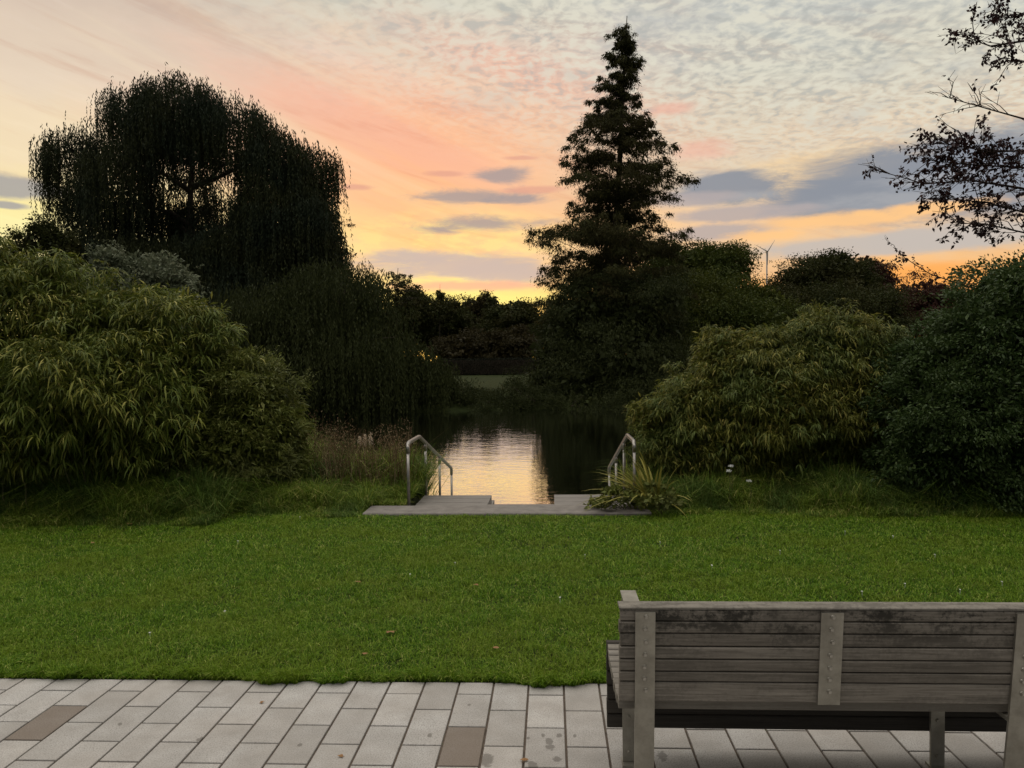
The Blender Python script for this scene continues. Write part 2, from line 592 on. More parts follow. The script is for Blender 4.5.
def slab_mat(name, lo, hi):
    M, N = mat(name)
    tc = N.new('ShaderNodeTexCoord').outputs['Object']
    isl = N.new('ShaderNodeNewGeometry').outputs['Random Per Island']
    speck = N.noise(tc, 170.0, 4, 0.75)
    cloudy = N.noise(tc, 7.0, 5, 0.6)
    col = N.ramp(speck, [(0.36, tuple(v * 0.8 for v in lo[:3]) + (1,)), (0.5, hi), (0.66, tuple(min(1, v * 1.18) for v in hi[:3]))])
    grime = N.noise(tc, 2.2, 5, 0.65)
    col = N.mix(N.mr(grime, 0.4, 0.62, 0.0, 0.4), col, c4(hi[0] * 0.82, hi[1] * 0.76, hi[2] * 0.70))
    col = N.mix(N.mr(cloudy, 0.35, 0.7, 0.0, 0.45), col, c4(lo[0] * 0.9, lo[1] * 0.86, lo[2] * 0.8))
    col = N.mix(N.mr(isl, 0, 1, 0.0, 0.42), col, c4(lo[0] * 0.8, lo[1] * 0.78, lo[2] * 0.74))
    # damp, greasy patches where drinks were spilt and leaves have lain
    sep = N.new('ShaderNodeSeparateXYZ')
    N.put(sep.inputs[0], tc)
    wob = N.noise(tc, 34, 5, 0.65)
    tot = None
    for (px, py, rx, ry) in [(549, 741, .016, .02), (550, 747, .02, .02), (559, 735, .012, .014), (543, 735, .008, .012), (557, 759, .02, .014), (533, 765, .02, .02),
                             (487, 760, .026, .035), (575, 736, .008, .01), (528, 738, .007, .008), (469, 705, .008, .008), (300, 745, .01, .01), (120, 724, .012, .01), (200, 739, .016, .012), (430, 735, .012, .012), (662, 756, .02, .03)]:
        d = ray(px, py)
        Yg = -CAM_H / d[2]
        gx, gy = d[0] * Yg, Yg
        du = N.m('DIVIDE', N.m('SUBTRACT', sep.outputs[0], gx), rx)
        dv = N.m('DIVIDE', N.m('SUBTRACT', sep.outputs[1], gy), ry * 1.5)
        r = N.m('ADD', N.m('ADD', N.m('MULTIPLY', du, du), N.m('MULTIPLY', dv, dv)), N.m('MULTIPLY', N.m('SUBTRACT', wob, 0.5), 4.2))
        b = N.mr(r, 0.6, 1.15, 0.62, 0.0, smooth=True)
        tot = b if tot is None else N.m('MAXIMUM', tot, b)
    col = N.mix(tot, col, c4(0.075, 0.066, 0.055))
    finish(N, principled(N, col, N.mr(tot, 0, 0.6, 0.82, 0.6), normal=N.bump(speck, 0.25, 0.002), spec=0.25))
    return M


SLAB = slab_mat('pale_granite_slab', c4(0.225, 0.215, 0.205), c4(0.43, 0.415, 0.395))
SLAB_D = slab_mat('brown_slab', c4(0.15, 0.125, 0.105), c4(0.20, 0.172, 0.148))


def paving():
    G = Geo()
    G.add([(-7.5, -6, -0.008), (7.5, -6, -0.008), (7.5, LAWN_Y, -0.008), (-7.5, LAWN_Y, -0.008)], [(0, 1, 2, 3)])
    g = 0.0048
    for i in range(-34, 36):
        x0, x1 = PX0 + COLW * i + g, PX0 + COLW * (i + 1) - g
        j = -1 if i % 2 else -2
        while PY0 - ROWH * j > -1.0:
            y1, y0 = min(PY0 - ROWH * j, LAWN_Y) - g, PY0 - ROWH * (j + 2) + g
            if j == -2:
                y1 = min(LAWN_Y, PY0 + 2 * ROWH) - g
            dark = (i, j) in ((0, 2), (-11, 1), (5, 4), (-17, 3), (9, 7))
            dz = random.uniform(-0.0008, 0.0008)
            b = 0.002
            # top face with a small arris
            v = [(x0, y0, -0.02), (x1, y0, -0.02), (x1, y1, -0.02), (x0, y1, -0.02),
                 (x0, y0, -b + dz), (x1, y0, -b + dz), (x1, y1, -b + dz), (x0, y1, -b + dz),
                 (x0 + b, y0 + b, dz), (x1 - b, y0 + b, dz), (x1 - b, y1 - b, dz), (x0 + b, y1 - b, dz)]
            fs = [(k, (k + 1) % 4, 4 + (k + 1) % 4, 4 + k) for k in range(4)] + [(4 + k, 4 + (k + 1) % 4, 8 + (k + 1) % 4, 8 + k) for k in range(4)] + [(8, 9, 10, 11)]
            G.add(v, fs, 2 if dark else 1)
            j += 2
    tag(G.build('pavement', [MATS['mortar_bed'], SLAB, SLAB_D]), kind='structure')


paving()


def vnoise(x, y, s, seed=0):
    """cheap smooth value noise for scattering"""
    r = np.random.default_rng(seed)
    t = r.random((64, 64))
    u, v = np.asarray(x) * s + 1000, np.asarray(y) * s + 1000
    i, j = np.floor(u).astype(int), np.floor(v).astype(int)
    a, b = u - i, v - j
    a, b = a * a * (3 - 2 * a), b * b * (3 - 2 * b)
    g = lambda p, q: t[p % 64, q % 64]
    return (g(i, j) * (1 - a) + g(i + 1, j) * a) * (1 - b) + (g(i, j + 1) * (1 - a) + g(i + 1, j + 1) * a) * b


def blades(base, h, w, lean, az=None, droop=0.35):
    """grass blades: a lower quad cut as two triangles and a tip"""
    n = len(base)
    az = rng.uniform(0, 2 * math.pi, n) if az is None else az
    d = np.stack([np.cos(az), np.sin(az), np.zeros(n)], 1)
    tw = rng.uniform(0, 2 * math.pi, n)
    s = np.stack([np.cos(tw), np.sin(tw), np.zeros(n)], 1) * (w / 2)[:, None]
    mid = base + d * (lean * h * 0.4)[:, None]
    mid[:, 2] += h * 0.62
    tip = base + d * (lean * h * 1.1)[:, None]
    tip[:, 2] += h * (1.0 - droop * lean)
    v = np.stack([base - s, base + s, mid + s * 0.8, mid - s * 0.8, tip], 1).reshape(-1, 3)
    i = np.arange(n)[:, None] * 5
    f = np.concatenate([i + np.array([[0, 1, 2]]), i + np.array([[0, 2, 3]]), i + np.array([[3, 2, 4]])], 1).reshape(-1, 3)
    return v, f


GRASS = leaf_mat('lawn_blade', [(0.0, c4(0.038, 0.094, 0.007)), (0.5, c4(0.104, 0.212, 0.012)), (0.88, c4(0.21, 0.325, 0.026)), (1.0, c4(0.42, 0.42, 0.13))], 0.5, 0.3, 0.3,
                 patch=(1.6, c4(0.165, 0.225, 0.018), 0.5))


def lawn():
    parts = []
    for (y0, y1, dens, hh, ww) in ((LAWN_Y, 5.0, 17000, 0.042, 0.0034), (5.0, 6.5, 11000, 0.042, 0.0042), (6.5, 8.3, 7500, 0.040, 0.0055)):
        hw = 0.72 * y1 + 0.5
        n = int(dens * (y1 - y0) * hw * 2)
        x = rng.uniform(-hw, hw, n) - 0.05 * y1
        y = rng.uniform(y0, y1, n)
        keep = ~((y > 7.9) & (x > -2.0) & (x < 1.04))
        x, y = x[keep], y[keep]
        clump = vnoise(x, y, 13, 3) * 0.45 + vnoise(x, y, 4.5, 5) * 0.3 + vnoise(x, y, 1.4, 4) * 0.25
        h = hh * rng.uniform(0.5, 1.25, len(x)) * (0.3 + 1.4 * clump)
        base = np.stack([x, y, np.full(len(x), -0.002)], 1)
        parts.append(blades(base, h, ww * rng.uniform(0.7, 1.3, len(x)), rng.uniform(0.2, 1.7, len(x))))
    # the lawn carries on to both sides, a little thinner
    n = 150000
    y = rng.uniform(LAWN_Y, 8.2, n)
    x = (0.66 * y + rng.uniform(0, 3.6, n)) * rng.choice([-1, 1], n) - 0.05 * y
    clump = vnoise(x, y, 13, 3) * 0.45 + vnoise(x, y, 4.5, 5) * 0.3 + vnoise(x, y, 1.4, 4) * 0.25
    base = np.stack([x, y, np.full(n, -0.002)], 1)
    parts.append(blades(base, 0.042 * rng.uniform(0.5, 1.25, n) * (0.3 + 1.4 * clump), 0.006 * rng.uniform(0.7, 1.3, n), rng.uniform(0.2, 1.7, n)))
    # ragged edge hanging over the paving
    n = 34000
    x = rng.uniform(-3.6, 3.6, n)
    wob = (vnoise(x, x * 0, 3.0, 8) - 0.5) * 0.085 + (vnoise(x, x * 0, 13.0, 9) - 0.5) * 0.06 + (vnoise(x, x * 0, 41.0, 10) - 0.5) * 0.04
    y = LAWN_Y - 0.004 + wob + rng.exponential(0.03, n)
    h = rng.uniform(0.02, 0.065, n) * (0.5 + vnoise(x, x * 0, 17.0, 12))
    base = np.stack([x, y, np.full(n, -0.004)], 1)
    parts.append(blades(base, h, rng.uniform(0.003, 0.0045, n), rng.uniform(0.2, 1.2, n), az=rng.normal(-math.pi / 2, 1.1, n)))
    v, f = merge(parts)
    tag(link('lawn_grass', mesh_np('lawn_grass', v, f), GRASS), 'short mown green lawn between the paving and the pond bank', 'grass', kind='stuff')


lawn()

# ------------------------------------------------------------------ metal, timber, stone
M, N = mat('galvanised_steel')
obj = N.new('ShaderNodeTexCoord').outputs['Object']
n = N.noise(obj, 16, 6, 0.65)
n2 = N.noise(obj, 140, 3, 0.6)
col = N.ramp(n, [(0.3, c4(0.25, 0.235, 0.20)), (0.7, c4(0.40, 0.38, 0.33))])
finish(N, principled(N, col, N.mr(n2, 0.3, 0.7, 0.36, 0.52), 0.8, normal=N.bump(n2, 0.06, 0.001)))
STEEL = M
M, N = mat('brushed_rail_steel')
obj = N.new('ShaderNodeTexCoord').outputs['Object']
n = N.noise(obj, 30, 4)
finish(N, principled(N, N.ramp(n, [(0.3, c4(0.22, 0.205, 0.19)), (0.7, c4(0.33, 0.31, 0.285))]), 0.4, 0.8))
RAIL = M


def wood_mat(name, a, b, stain):
    M, N = mat(name)
    obj = N.new('ShaderNodeTexCoord').outputs['Object']
    isl = N.new('ShaderNodeNewGeometry').outputs['Random Per Island']
    sh = N.new('ShaderNodeVectorMath', operation='ADD')
    N.put(sh.inputs[0], obj)
    N.put(sh.inputs[1], N.vec(N.m('MULTIPLY', isl, 37.0), N.m('MULTIPLY', isl, 11.0), N.m('MULTIPLY', isl, 5.0)))
    mp = N.new('ShaderNodeMapping')
    mp.inputs['Scale'].default_value = (2.2, 60, 60)
    N.put(mp.inputs[0], sh.outputs[0])
    grain = N.noise(mp.outputs[0], 2.0, 7, 0.7, 0.3)
    mp2 = N.new('ShaderNodeMapping')
    mp2.inputs['Scale'].default_value = (1.0, 3.0, 3.0)
    N.put(mp2.inputs[0], obj)
    blot = N.noise(mp2.outputs[0], 5.0, 6, 0.62)
    fine = N.noise(obj, 70, 4, 0.7)
    col = N.ramp(grain, [(0.28, a), (0.72, b)])
    col = N.mix(N.mr(isl, 0, 1, 0.0, 0.45), col, c4(a[0] * 0.85, a[1] * 0.84, a[2] * 0.82))
    # black mould in the upper slats, where rain sits
    sep = N.new('ShaderNodeSeparateXYZ')
    N.put(sep.inputs[0], obj)
    top = N.mr(sep.outputs[2], 0.62, 0.80, 0.25, 1.0, smooth=True)
    mould = N.m('MULTIPLY', N.mr(N.m('ADD', N.m('MULTIPLY', blot, 0.6), N.m('MULTIPLY', fine, 0.4)), 0.45, 0.58, smooth=True), top)
    mould = N.m('MAXIMUM', mould, N.m('MULTIPLY', N.mr(N.noise(obj, 15, 7, 0.72), 0.5, 0.68), N.mr(sep.outputs[2], 0.66, 0.78, 0.0, 0.8)))
    col = N.mix(N.m('MULTIPLY', mould, stain), col, c4(0.022, 0.020, 0.016))
    finish(N, principled(N, col, 0.8, normal=N.bump(grain, 0.45, 0.003), spec=0.25))
    return M


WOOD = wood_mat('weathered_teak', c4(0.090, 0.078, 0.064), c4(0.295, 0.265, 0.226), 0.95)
WOOD_D = wood_mat('underseat_shade_teak', c4(0.035, 0.030, 0.025), c4(0.07, 0.062, 0.052), 0.6)  # apron wood: the deep shade under the seat is put into its colour
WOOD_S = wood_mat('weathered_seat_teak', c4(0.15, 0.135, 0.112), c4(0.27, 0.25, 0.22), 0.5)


# ------------------------------------------------------------------ bench
def bench():
    X0, X1 = 0.215, 2.772
    PXC = (0.296, 1.485, 2.68)
    root = thing('park_bench', (0.9, 2.75, 0), 'weathered grey timber slat bench with flat steel legs, seen from behind', 'bench')
    inv = (-0.9, -2.75, 0)
    lean = lambda z: 2.475 + 0.115 * (0.795 - z)      # rear face of the back slats at height z

    def part(g, name, m, parent=root):
        if parent is root:
            return g.build(name, m, root, loc=inv)
        return g.build(name, m, parent)
    # back: six narrow slats, one broad board, and a wide capping rail
    g = Geo()
    zs = [0.797, 0.756, 0.715, 0.670, 0.627, 0.585, 0.549, 0.478]
    for k in range(7):
        z1, z0 = zs[k] - 0.0012, zs[k + 1] + 0.0028
        th = 0.030
        b = 0.003
        ya, yb = lean(z0), lean(z1)
        jit = random.uniform(-0.0015, 0.0015)
        prof = [(ya + b + jit, z0), (ya + th + jit, z0), (yb + th + jit, z1), (yb + b + jit, z1), (yb + jit, z1 - b), (ya + jit, z0 + b)]
        g.prism_x(prof, X0 + random.uniform(-0.003, 0.003), X1 + random.uniform(-0.003, 0.003))
    y = lean(0.797)
    part(g, 'backrest', WOOD)
    g = Geo()
    g.prism_x([(y - 0.002, 0.7975), (y + 0.058, 0.7975), (y + 0.062, 0.802), (y + 0.058, 0.806), (y + 0.001, 0.806), (y - 0.003, 0.803)], X0 - 0.002, X1 + 0.002)
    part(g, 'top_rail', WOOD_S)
    # seat slats with gaps, rolling over the front into an apron
    g = Geo()
    yy = 2.56
    for k in range(10):
        g.box(X0 + random.uniform(-.002, .002), X1, yy, yy + 0.046, 0.433 - 0.012 * math.sin(math.pi * k / 9), 0.465 - 0.012 * math.sin(math.pi * k / 9), bev=0.004)
        yy += 0.0515
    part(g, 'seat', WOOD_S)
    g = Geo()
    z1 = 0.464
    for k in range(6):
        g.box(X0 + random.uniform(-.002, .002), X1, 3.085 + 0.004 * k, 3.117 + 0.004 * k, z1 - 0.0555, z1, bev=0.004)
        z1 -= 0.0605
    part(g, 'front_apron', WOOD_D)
    bolt = Geo()
    BOLT, NB = mat('dull_bolt_steel')
    finish(NB, principled(NB, c4(0.42, 0.40, 0.36), 0.3, 0.9))
    for (r, d0, d1) in ((0.0085, 0.0, 0.0035), (0.0060, 0.0035, 0.009)):
        n = 10
        ring0 = [(r * math.cos(6.2832 * k / n), -d0, r * math.sin(6.2832 * k / n)) for k in range(n)]
        ring1 = [(r * .8 * math.cos(6.2832 * k / n), -d1, r * .8 * math.sin(6.2832 * k / n)) for k in range(n)]
        bolt.add(ring0 + ring1, [(k, (k + 1) % n, n + (k + 1) % n, n + k) for k in range(n)] + [tuple(range(n, 2 * n))])
    bm = None

    def bolts(parent, xc, off):
        nonlocal bm
        for k in range(7):
            zc = (zs[k] + zs[k + 1]) / 2 + (0.012 if k == 6 else 0)
            p = (xc + random.uniform(-.003, .003) - 0.0, lean(zc) - off, zc)
            if bm is None:
                o = bolt.build('bolt', BOLT, parent, loc=p)
                bm = o.data
            else:
                o = bpy.data.objects.new('bolt', bm)
                C.objects.link(o)
                o.parent = parent
                o.location = p
    for xc in PXC:
        # rear post: a bent flat bar running down the back of the slats to the ground
        g = Geo()
        w = 0.032
        zz = [0.790, 0.60, 0.44, 0.25, 0.012]
        outer = [(lean(z) - 0.011 + (0.02 * ((0.44 - z) / 0.44) ** 2 if z < 0.44 else 0), z) for z in zz]
        inner = [(a + 0.010, z) for a, z in outer]
        g.prism_x((outer + inner[::-1])[::-1], xc - w, xc + w)
        g.box(xc - w - 0.004, xc + w + 0.004, outer[-1][0] - 0.03, outer[-1][0] + 0.06, 0.001, 0.011)
        o = part(g, 'rear_post', STEEL)
        bolts(o, xc, 0.0112)
        # front leg rising into the arm
        g = Geo()
        g.box(xc - 0.026, xc + 0.026, 3.022, 3.034, 0.012, 0.680 if xc != PXC[1] else 0.43)
        g.box(xc - 0.030, xc + 0.030, 2.99, 3.06, 0.001, 0.011)
        o = part(g, 'front_leg', STEEL)
        for zb in (0.19, 0.05):
            g = Geo()
            g.tube([(xc - 0.002, 3.0215, zb), (xc - 0.002, 3.015, zb)], [0.008, 0.006], 10)
            part(g, 'bolt', STEEL, o)
        if xc != PXC[1]:
            g = Geo()
            g.box(xc - 0.030, xc + 0.030, 2.555, 3.04, 0.682, 0.690)
            part(g, 'armrest', STEEL)
        g = Geo()
        g.box(xc - 0.02, xc + 0.02, 2.515, 3.02, 0.416, 0.430)
        part(g, 'seat_bracket', STEEL)
    for xc in (0.886, 2.08):
        g = Geo()
        g.prism_x([(lean(0.790) - 0.009, 0.790), (lean(0.479) - 0.009, 0.479), (lean(0.479) - 0.0015, 0.479), (lean(0.790) - 0.0015, 0.790)], xc - 0.035, xc + 0.035)
        o = part(g, 'centre_strap', STEEL)
        bolts(o, xc, 0.0092)


bench()


# ------------------------------------------------------------------ steps and handrails
M, N = mat('grey_concrete')
obj = N.new('ShaderNodeTexCoord').outputs['Object']
n = N.noise(obj, 9, 6, 0.65)
n2 = N.noise(obj, 120, 3, 0.7)
col = N.mix(N.mr(n2, 0.3, 0.7, 0.0, 0.4), N.ramp(n, [(0.3, c4(0.10, 0.09, 0.08)), (0.7, c4(0.21, 0.19, 0.17))]), c4(0.25, 0.23, 0.21))
finish(N, principled(N, col, 0.85, normal=N.bump(n2, 0.3, 0.003), spec=0.25))
CONC = M
M, N = mat('weathered_deck_board')
obj = N.new('ShaderNodeTexCoord').outputs['Object']
mp = N.new('ShaderNodeMapping')
mp.inputs['Scale'].default_value = (2, 30, 30)
N.put(mp.inputs[0], obj)
n = N.noise(mp.outputs[0], 2.0, 6, 0.65)
finish(N, principled(N, N.ramp(n, [(0.3, c4(0.11, 0.10, 0.088)), (0.7, c4(0.23, 0.21, 0.19))]), 0.8, normal=N.bump(n, 0.4, 0.004)))
DECK = M


def steps():
    root = thing('pond_steps', (-0.34, 8.6, 0), 'low grey concrete steps going down from the lawn into the pond', 'steps')
    inv = (0.34, -8.6, 0)
    g = Geo()
    g.box(-1.98, 1.02, 7.92, 8.36, -0.3, 0.032, bev=0.012)
    g.build('kerb', CONC, root, loc=inv)
    for (a, b, n) in ((-1.56, -0.735, 0), (0.03, 0.90, 1)):
        g = Geo()
        yy = 8.365
        while yy < 9.2:
            g.box(a, b, yy, yy + 0.24, -1.2, -0.03 if n == 0 else -0.026, bev=0.008)
            yy += 0.25
        g.build('landing', DECK, root, loc=inv)
        g = Geo()
        z = -0.17
        yy = 9.37
        while z > -1.1:
            g.box(a, b, yy, yy + 0.43, -1.3, z, bev=0.012)
            z -= 0.15
            yy += 0.432
        g.build('flight', CONC, root, loc=inv)
    g = Geo()
    z = -0.035
    yy = 8.365
    while z > -1.0:
        g.box(-0.732, 0.027, yy, yy + 0.42, -1.3, z, bev=0.012)
        z -= 0.13
        yy += 0.422
    g.build('middle_flight', CONC, root, loc=inv)


steps()


def handrail(x, label, flip):
    root = thing('handrail', (x, 8.4, 0), label, 'handrail', 'steel handrails beside the pond steps')
    inv = (-x, -8.4, 0)
    zt = 0.715
    top = lambda y: zt if y <= 9.15 else zt - (y - 9.15) * (0.785 / 2.9)
    g = Geo()
    pts = [(x, 8.40, zt - 0.11), (x, 8.40, zt - 0.06), (x, 8.412, zt - 0.025), (x, 8.44, zt - 0.005), (x, 8.49, zt), (x, 9.10, zt), (x, 9.16, zt - 0.006), (x, 9.22, zt - 0.022), (x, 12.02, top(12.02)), (x, 12.06, top(12.06) - 0.02), (x, 12.07, top(12.07) - 0.06)]
    g.tube(pts, 0.023, 12)
    g.build('rail', RAIL, root, True, inv)
    for y, zb in ((8.40, 0.0), (9.58, -0.2), (10.78, -0.75), (12.06, -1.1)):
        g = Geo()
        g.tube([(x, y, zb), (x, y, top(y) - 0.10)], 0.017, 10)
        g.tube([(x, y, top(y) - 0.10), (x, y, top(y) - 0.045), (x, y, top(y) - 0.02)], [0.022, 0.022, 0.010], 10)
        g.tube([(x, y, zb), (x, y, zb + 0.012)], 0.05, 12)
        g.build('post', RAIL, root, True, inv)


handrail(-1.58, 'steel handrail rising from the tall grass left of the pond steps', 1)
handrail(0.90, 'steel handrail half hidden by the bush right of the pond steps', -1)

#@@FOLIAGE
# ------------------------------------------------------------------ foliage materials
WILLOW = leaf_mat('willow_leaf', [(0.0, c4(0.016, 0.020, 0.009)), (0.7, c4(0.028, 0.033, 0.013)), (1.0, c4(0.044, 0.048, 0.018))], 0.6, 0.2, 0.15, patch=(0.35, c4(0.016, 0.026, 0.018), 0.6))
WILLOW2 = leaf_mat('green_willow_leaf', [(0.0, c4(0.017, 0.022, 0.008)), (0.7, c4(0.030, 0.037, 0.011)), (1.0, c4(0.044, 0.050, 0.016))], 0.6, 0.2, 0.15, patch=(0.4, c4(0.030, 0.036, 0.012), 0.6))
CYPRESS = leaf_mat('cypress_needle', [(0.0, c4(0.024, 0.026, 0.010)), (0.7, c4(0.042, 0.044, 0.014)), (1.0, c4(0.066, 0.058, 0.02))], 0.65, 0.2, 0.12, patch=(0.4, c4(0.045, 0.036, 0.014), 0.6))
OAK = leaf_mat('broad_tree_leaf', [(0.0, c4(0.034, 0.044, 0.007)), (0.7, c4(0.058, 0.070, 0.010)), (1.0, c4(0.085, 0.090, 0.016))], 0.55, 0.25, 0.2, patch=(0.45, c4(0.045, 0.066, 0.016), 0.6))
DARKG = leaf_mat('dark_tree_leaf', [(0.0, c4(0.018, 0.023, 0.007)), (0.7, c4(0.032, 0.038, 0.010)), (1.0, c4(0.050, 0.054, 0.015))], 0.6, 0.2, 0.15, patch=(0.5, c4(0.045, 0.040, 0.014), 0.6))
COPPER = leaf_mat('copper_leaf', [(0.0, c4(0.034, 0.014, 0.012)), (0.7, c4(0.058, 0.024, 0.018)), (1.0, c4(0.080, 0.036, 0.022))], 0.55, 0.25, 0.2)
BROWN = leaf_mat('brown_green_leaf', [(0.0, c4(0.020, 0.017, 0.007)), (0.7, c4(0.034, 0.028, 0.011)), (1.0, c4(0.052, 0.042, 0.018))], 0.6, 0.2, 0.15)
PURPLE = leaf_mat('purple_leaf', [(0.0, c4(0.020, 0.010, 0.012)), (0.7, c4(0.036, 0.016, 0.018)), (1.0, c4(0.060, 0.026, 0.022))], 0.45, 0.15, 0.3)
BAMBOO = leaf_mat('bamboo_leaf', [(0.0, c4(0.050, 0.068, 0.010)), (0.55, c4(0.106, 0.124, 0.018)), (0.85, c4(0.19, 0.195, 0.032)), (1.0, c4(0.36, 0.32, 0.09))], 0.5, 0.25, 0.3, patch=(1.3, c4(0.080, 0.120, 0.022), 0.5))
SMALLB = leaf_mat('small_bush_leaf', [(0.0, c4(0.070, 0.088, 0.016)), (0.7, c4(0.125, 0.142, 0.028)), (1.0, c4(0.19, 0.19, 0.05))], 0.5, 0.25, 0.3, patch=(1.6, c4(0.080, 0.088, 0.034), 0.6))
OLIVEB = leaf_mat('olive_bush_leaf', [(0.0, c4(0.058, 0.070, 0.012)), (0.55, c4(0.112, 0.120, 0.020)), (0.85, c4(0.195, 0.190, 0.036)), (1.0, c4(0.32, 0.26, 0.07))], 0.5, 0.25, 0.3, patch=(1.5, c4(0.070, 0.105, 0.026), 0.7))
GREYB = leaf_mat('grey_green_leaf', [(0.0, c4(0.070, 0.085, 0.048)), (0.7, c4(0.110, 0.125, 0.075)), (1.0, c4(0.15, 0.16, 0.10))], 0.6, 0.2, 0.25)
HEDGE = leaf_mat('hedge_leaf', [(0.0, c4(0.026, 0.048, 0.014)), (0.7, c4(0.046, 0.076, 0.020)), (1.0, c4(0.085, 0.115, 0.038))], 0.45, 0.2, 0.35, patch=(1.8, c4(0.045, 0.070, 0.020), 0.6))
BLACKH = leaf_mat('yew_leaf', [(0.0, c4(0.010, 0.012, 0.008)), (1.0, c4(0.020, 0.022, 0.014))], 0.7, 0.1, 0.1)
TALLG = leaf_mat('tall_grass_blade', [(0.0, c4(0.070, 0.120, 0.014)), (0.6, c4(0.145, 0.215, 0.026)), (0.88, c4(0.25, 0.29, 0.05)), (1.0, c4(0.40, 0.36, 0.13))], 0.55, 0.3, 0.25, patch=(1.7, c4(0.055, 0.105, 0.03), 0.6))
DRYG = leaf_mat('dry_stalk', [(0.0, c4(0.075, 0.045, 0.026)), (0.6, c4(0.15, 0.10, 0.055)), (1.0, c4(0.30, 0.23, 0.14))], 0.8, 0.2, 0.1)
FLAX = leaf_mat('yellow_strap_leaf', [(0.0, c4(0.16, 0.15, 0.03)), (0.6, c4(0.28, 0.25, 0.055)), (1.0, c4(0.40, 0.36, 0.12))], 0.5, 0.3, 0.3)
PLUME = leaf_mat('cream_plume', [(0.0, c4(0.50, 0.40, 0.30)), (1.0, c4(0.72, 0.62, 0.50))], 0.8, 0.4, 0.1)
WHITE = leaf_mat('white_petal', [(0.0, c4(0.60, 0.60, 0.58)), (1.0, c4(0.78, 0.78, 0.76))], 0.7, 0.3, 0.1)
DRYLEAF = leaf_mat('fallen_leaf', [(0.0, c4(0.16, 0.05, 0.025)), (0.5, c4(0.24, 0.12, 0.05)), (1.0, c4(0.34, 0.27, 0.16))], 0.7, 0.1, 0.2)


def root_of(px, Y):
    p = at(px, 400, Y)
    return np.array([p[0], Y, float(ground_z(p[0], Y))])


def lobe(px, py, Y, rx, ry, rz=None):
    """a rounded mass of a crown: centre measured on the photograph, radii in photograph pixels turned to metres at that distance"""
    s = Y / F
    return at(px, py, Y), np.array([rx * s, (rz if rz else rx) * s, ry * s])


def bent(a, b, sag=0.0, n=5, jit=0.0):
    a, b = np.asarray(a, float), np.asarray(b, float)
    out = []
    for k in range(n + 1):
        t = k / n
        p = a * (1 - t) + b * t
        p[2] += sag * math.sin(math.pi * t)
        if 0 < k < n:
            p += rng.normal(size=3) * jit
        out.append(p)
    return out


def taper(r0, r1, n):
    return [r0 + (r1 - r0) * (k / n) ** 0.8 for k in range(n + 1)]


def crown_points(lobes, n, lo=0.6, hi=1.06, bottom=-1.0, per_head=9, head=0.20, fill=0.35):
    """cluster centres over the lobes: branch heads stand out of the crown with recesses between them,
    and looser clusters fill the inside; the outward direction comes with each"""
    w = np.array([np.prod(r) ** (2 / 3) for _, r in lobes])
    k = rng.multinomial(n, w / w.sum())
    P, D = [], []
    for (c, r), m in zip(lobes, k):
        m1 = int(m * (1 - fill))
        nh = max(4, m1 // per_head)
        hq, hd = ell(nh, min(max(lo, 0.82), hi - 0.05), hi)
        hq *= rng.uniform(0.80, 1.16, (nh, 1))
        hs = rng.uniform(0.6, 1.35, nh)
        i = rng.integers(0, nh, m1)
        q = hq[i] + np.clip(rng.normal(size=(m1, 3)), -1.5, 1.5) * head * hs[i][:, None] * np.array([1, 1, 0.6])
        d = norm(hd[i] * 0.8 + norm(q) * 0.4)
        q2, d2 = ell(m - m1, lo * 0.8, min(0.86, hi))
        q, d = np.concatenate([q, q2]), np.concatenate([d, d2])
        keep = d[:, 2] > bottom
        P.append(c + q[keep] * r)
        D.append(norm(d[keep] / r))
    return np.concatenate(P), np.concatenate(D)


def spray(P, D, per, size, length, width, drop=0.3, out=0.6, bend=0.15, flat=0.6):
    """leaf clusters: `per` leaves around every centre, facing outward and down"""
    n = len(P)
    off = np.clip(rng.normal(size=(n, per, 3)), -1.7, 1.7) * size
    off[:, :, 2] *= flat
    b = (P[:, None, :] + off).reshape(-1, 3)
    d = norm(np.repeat(D, per, 0) * out + rng.normal(size=(n * per, 3)) * 0.6 + np.array([0, 0, -drop]))
    L = length * rng.uniform(0.6, 1.25, n * per)
    return leaves(b, d, L, L * width, bend)


def limbs(G, base, top, lobes, r0, nb=5, sag=0.3, bend=0.15, sides=7, twigs=5):
    """trunk from base to top, a limb to each lobe, thinner branches inside each lobe"""
    base, top = np.asarray(base, float), np.asarray(top, float)
    tr = bent(base, top, 0.0, 7, bend * 0.4)
    rads = taper(r0, r0 * 0.28, 7)
    rads[0] *= 1.35
    G.tube(tr, rads, sides)
    for c, r in lobes:
        t = np.clip((c[2] - r[2] * 0.6 - base[2]) / max(0.1, top[2] - base[2]), 0.25, 0.95)
        k = t * 7
        i = min(6, int(k))
        a = tr[i] + (tr[i + 1] - tr[i]) * (k - i)
        G.tube(bent(a, c, sag, 5, bend), taper(r0 * 0.42, r0 * 0.1, 5), 5)
        for _ in range(twigs):
            q, d = ell(1, 0.7, 0.95)
            G.tube(bent(c - r * 0.15 * d[0], c + q[0] * r, sag * 0.3, 3, bend * 0.6), taper(r0 * 0.13, r0 * 0.025, 3), 4, cap=False)


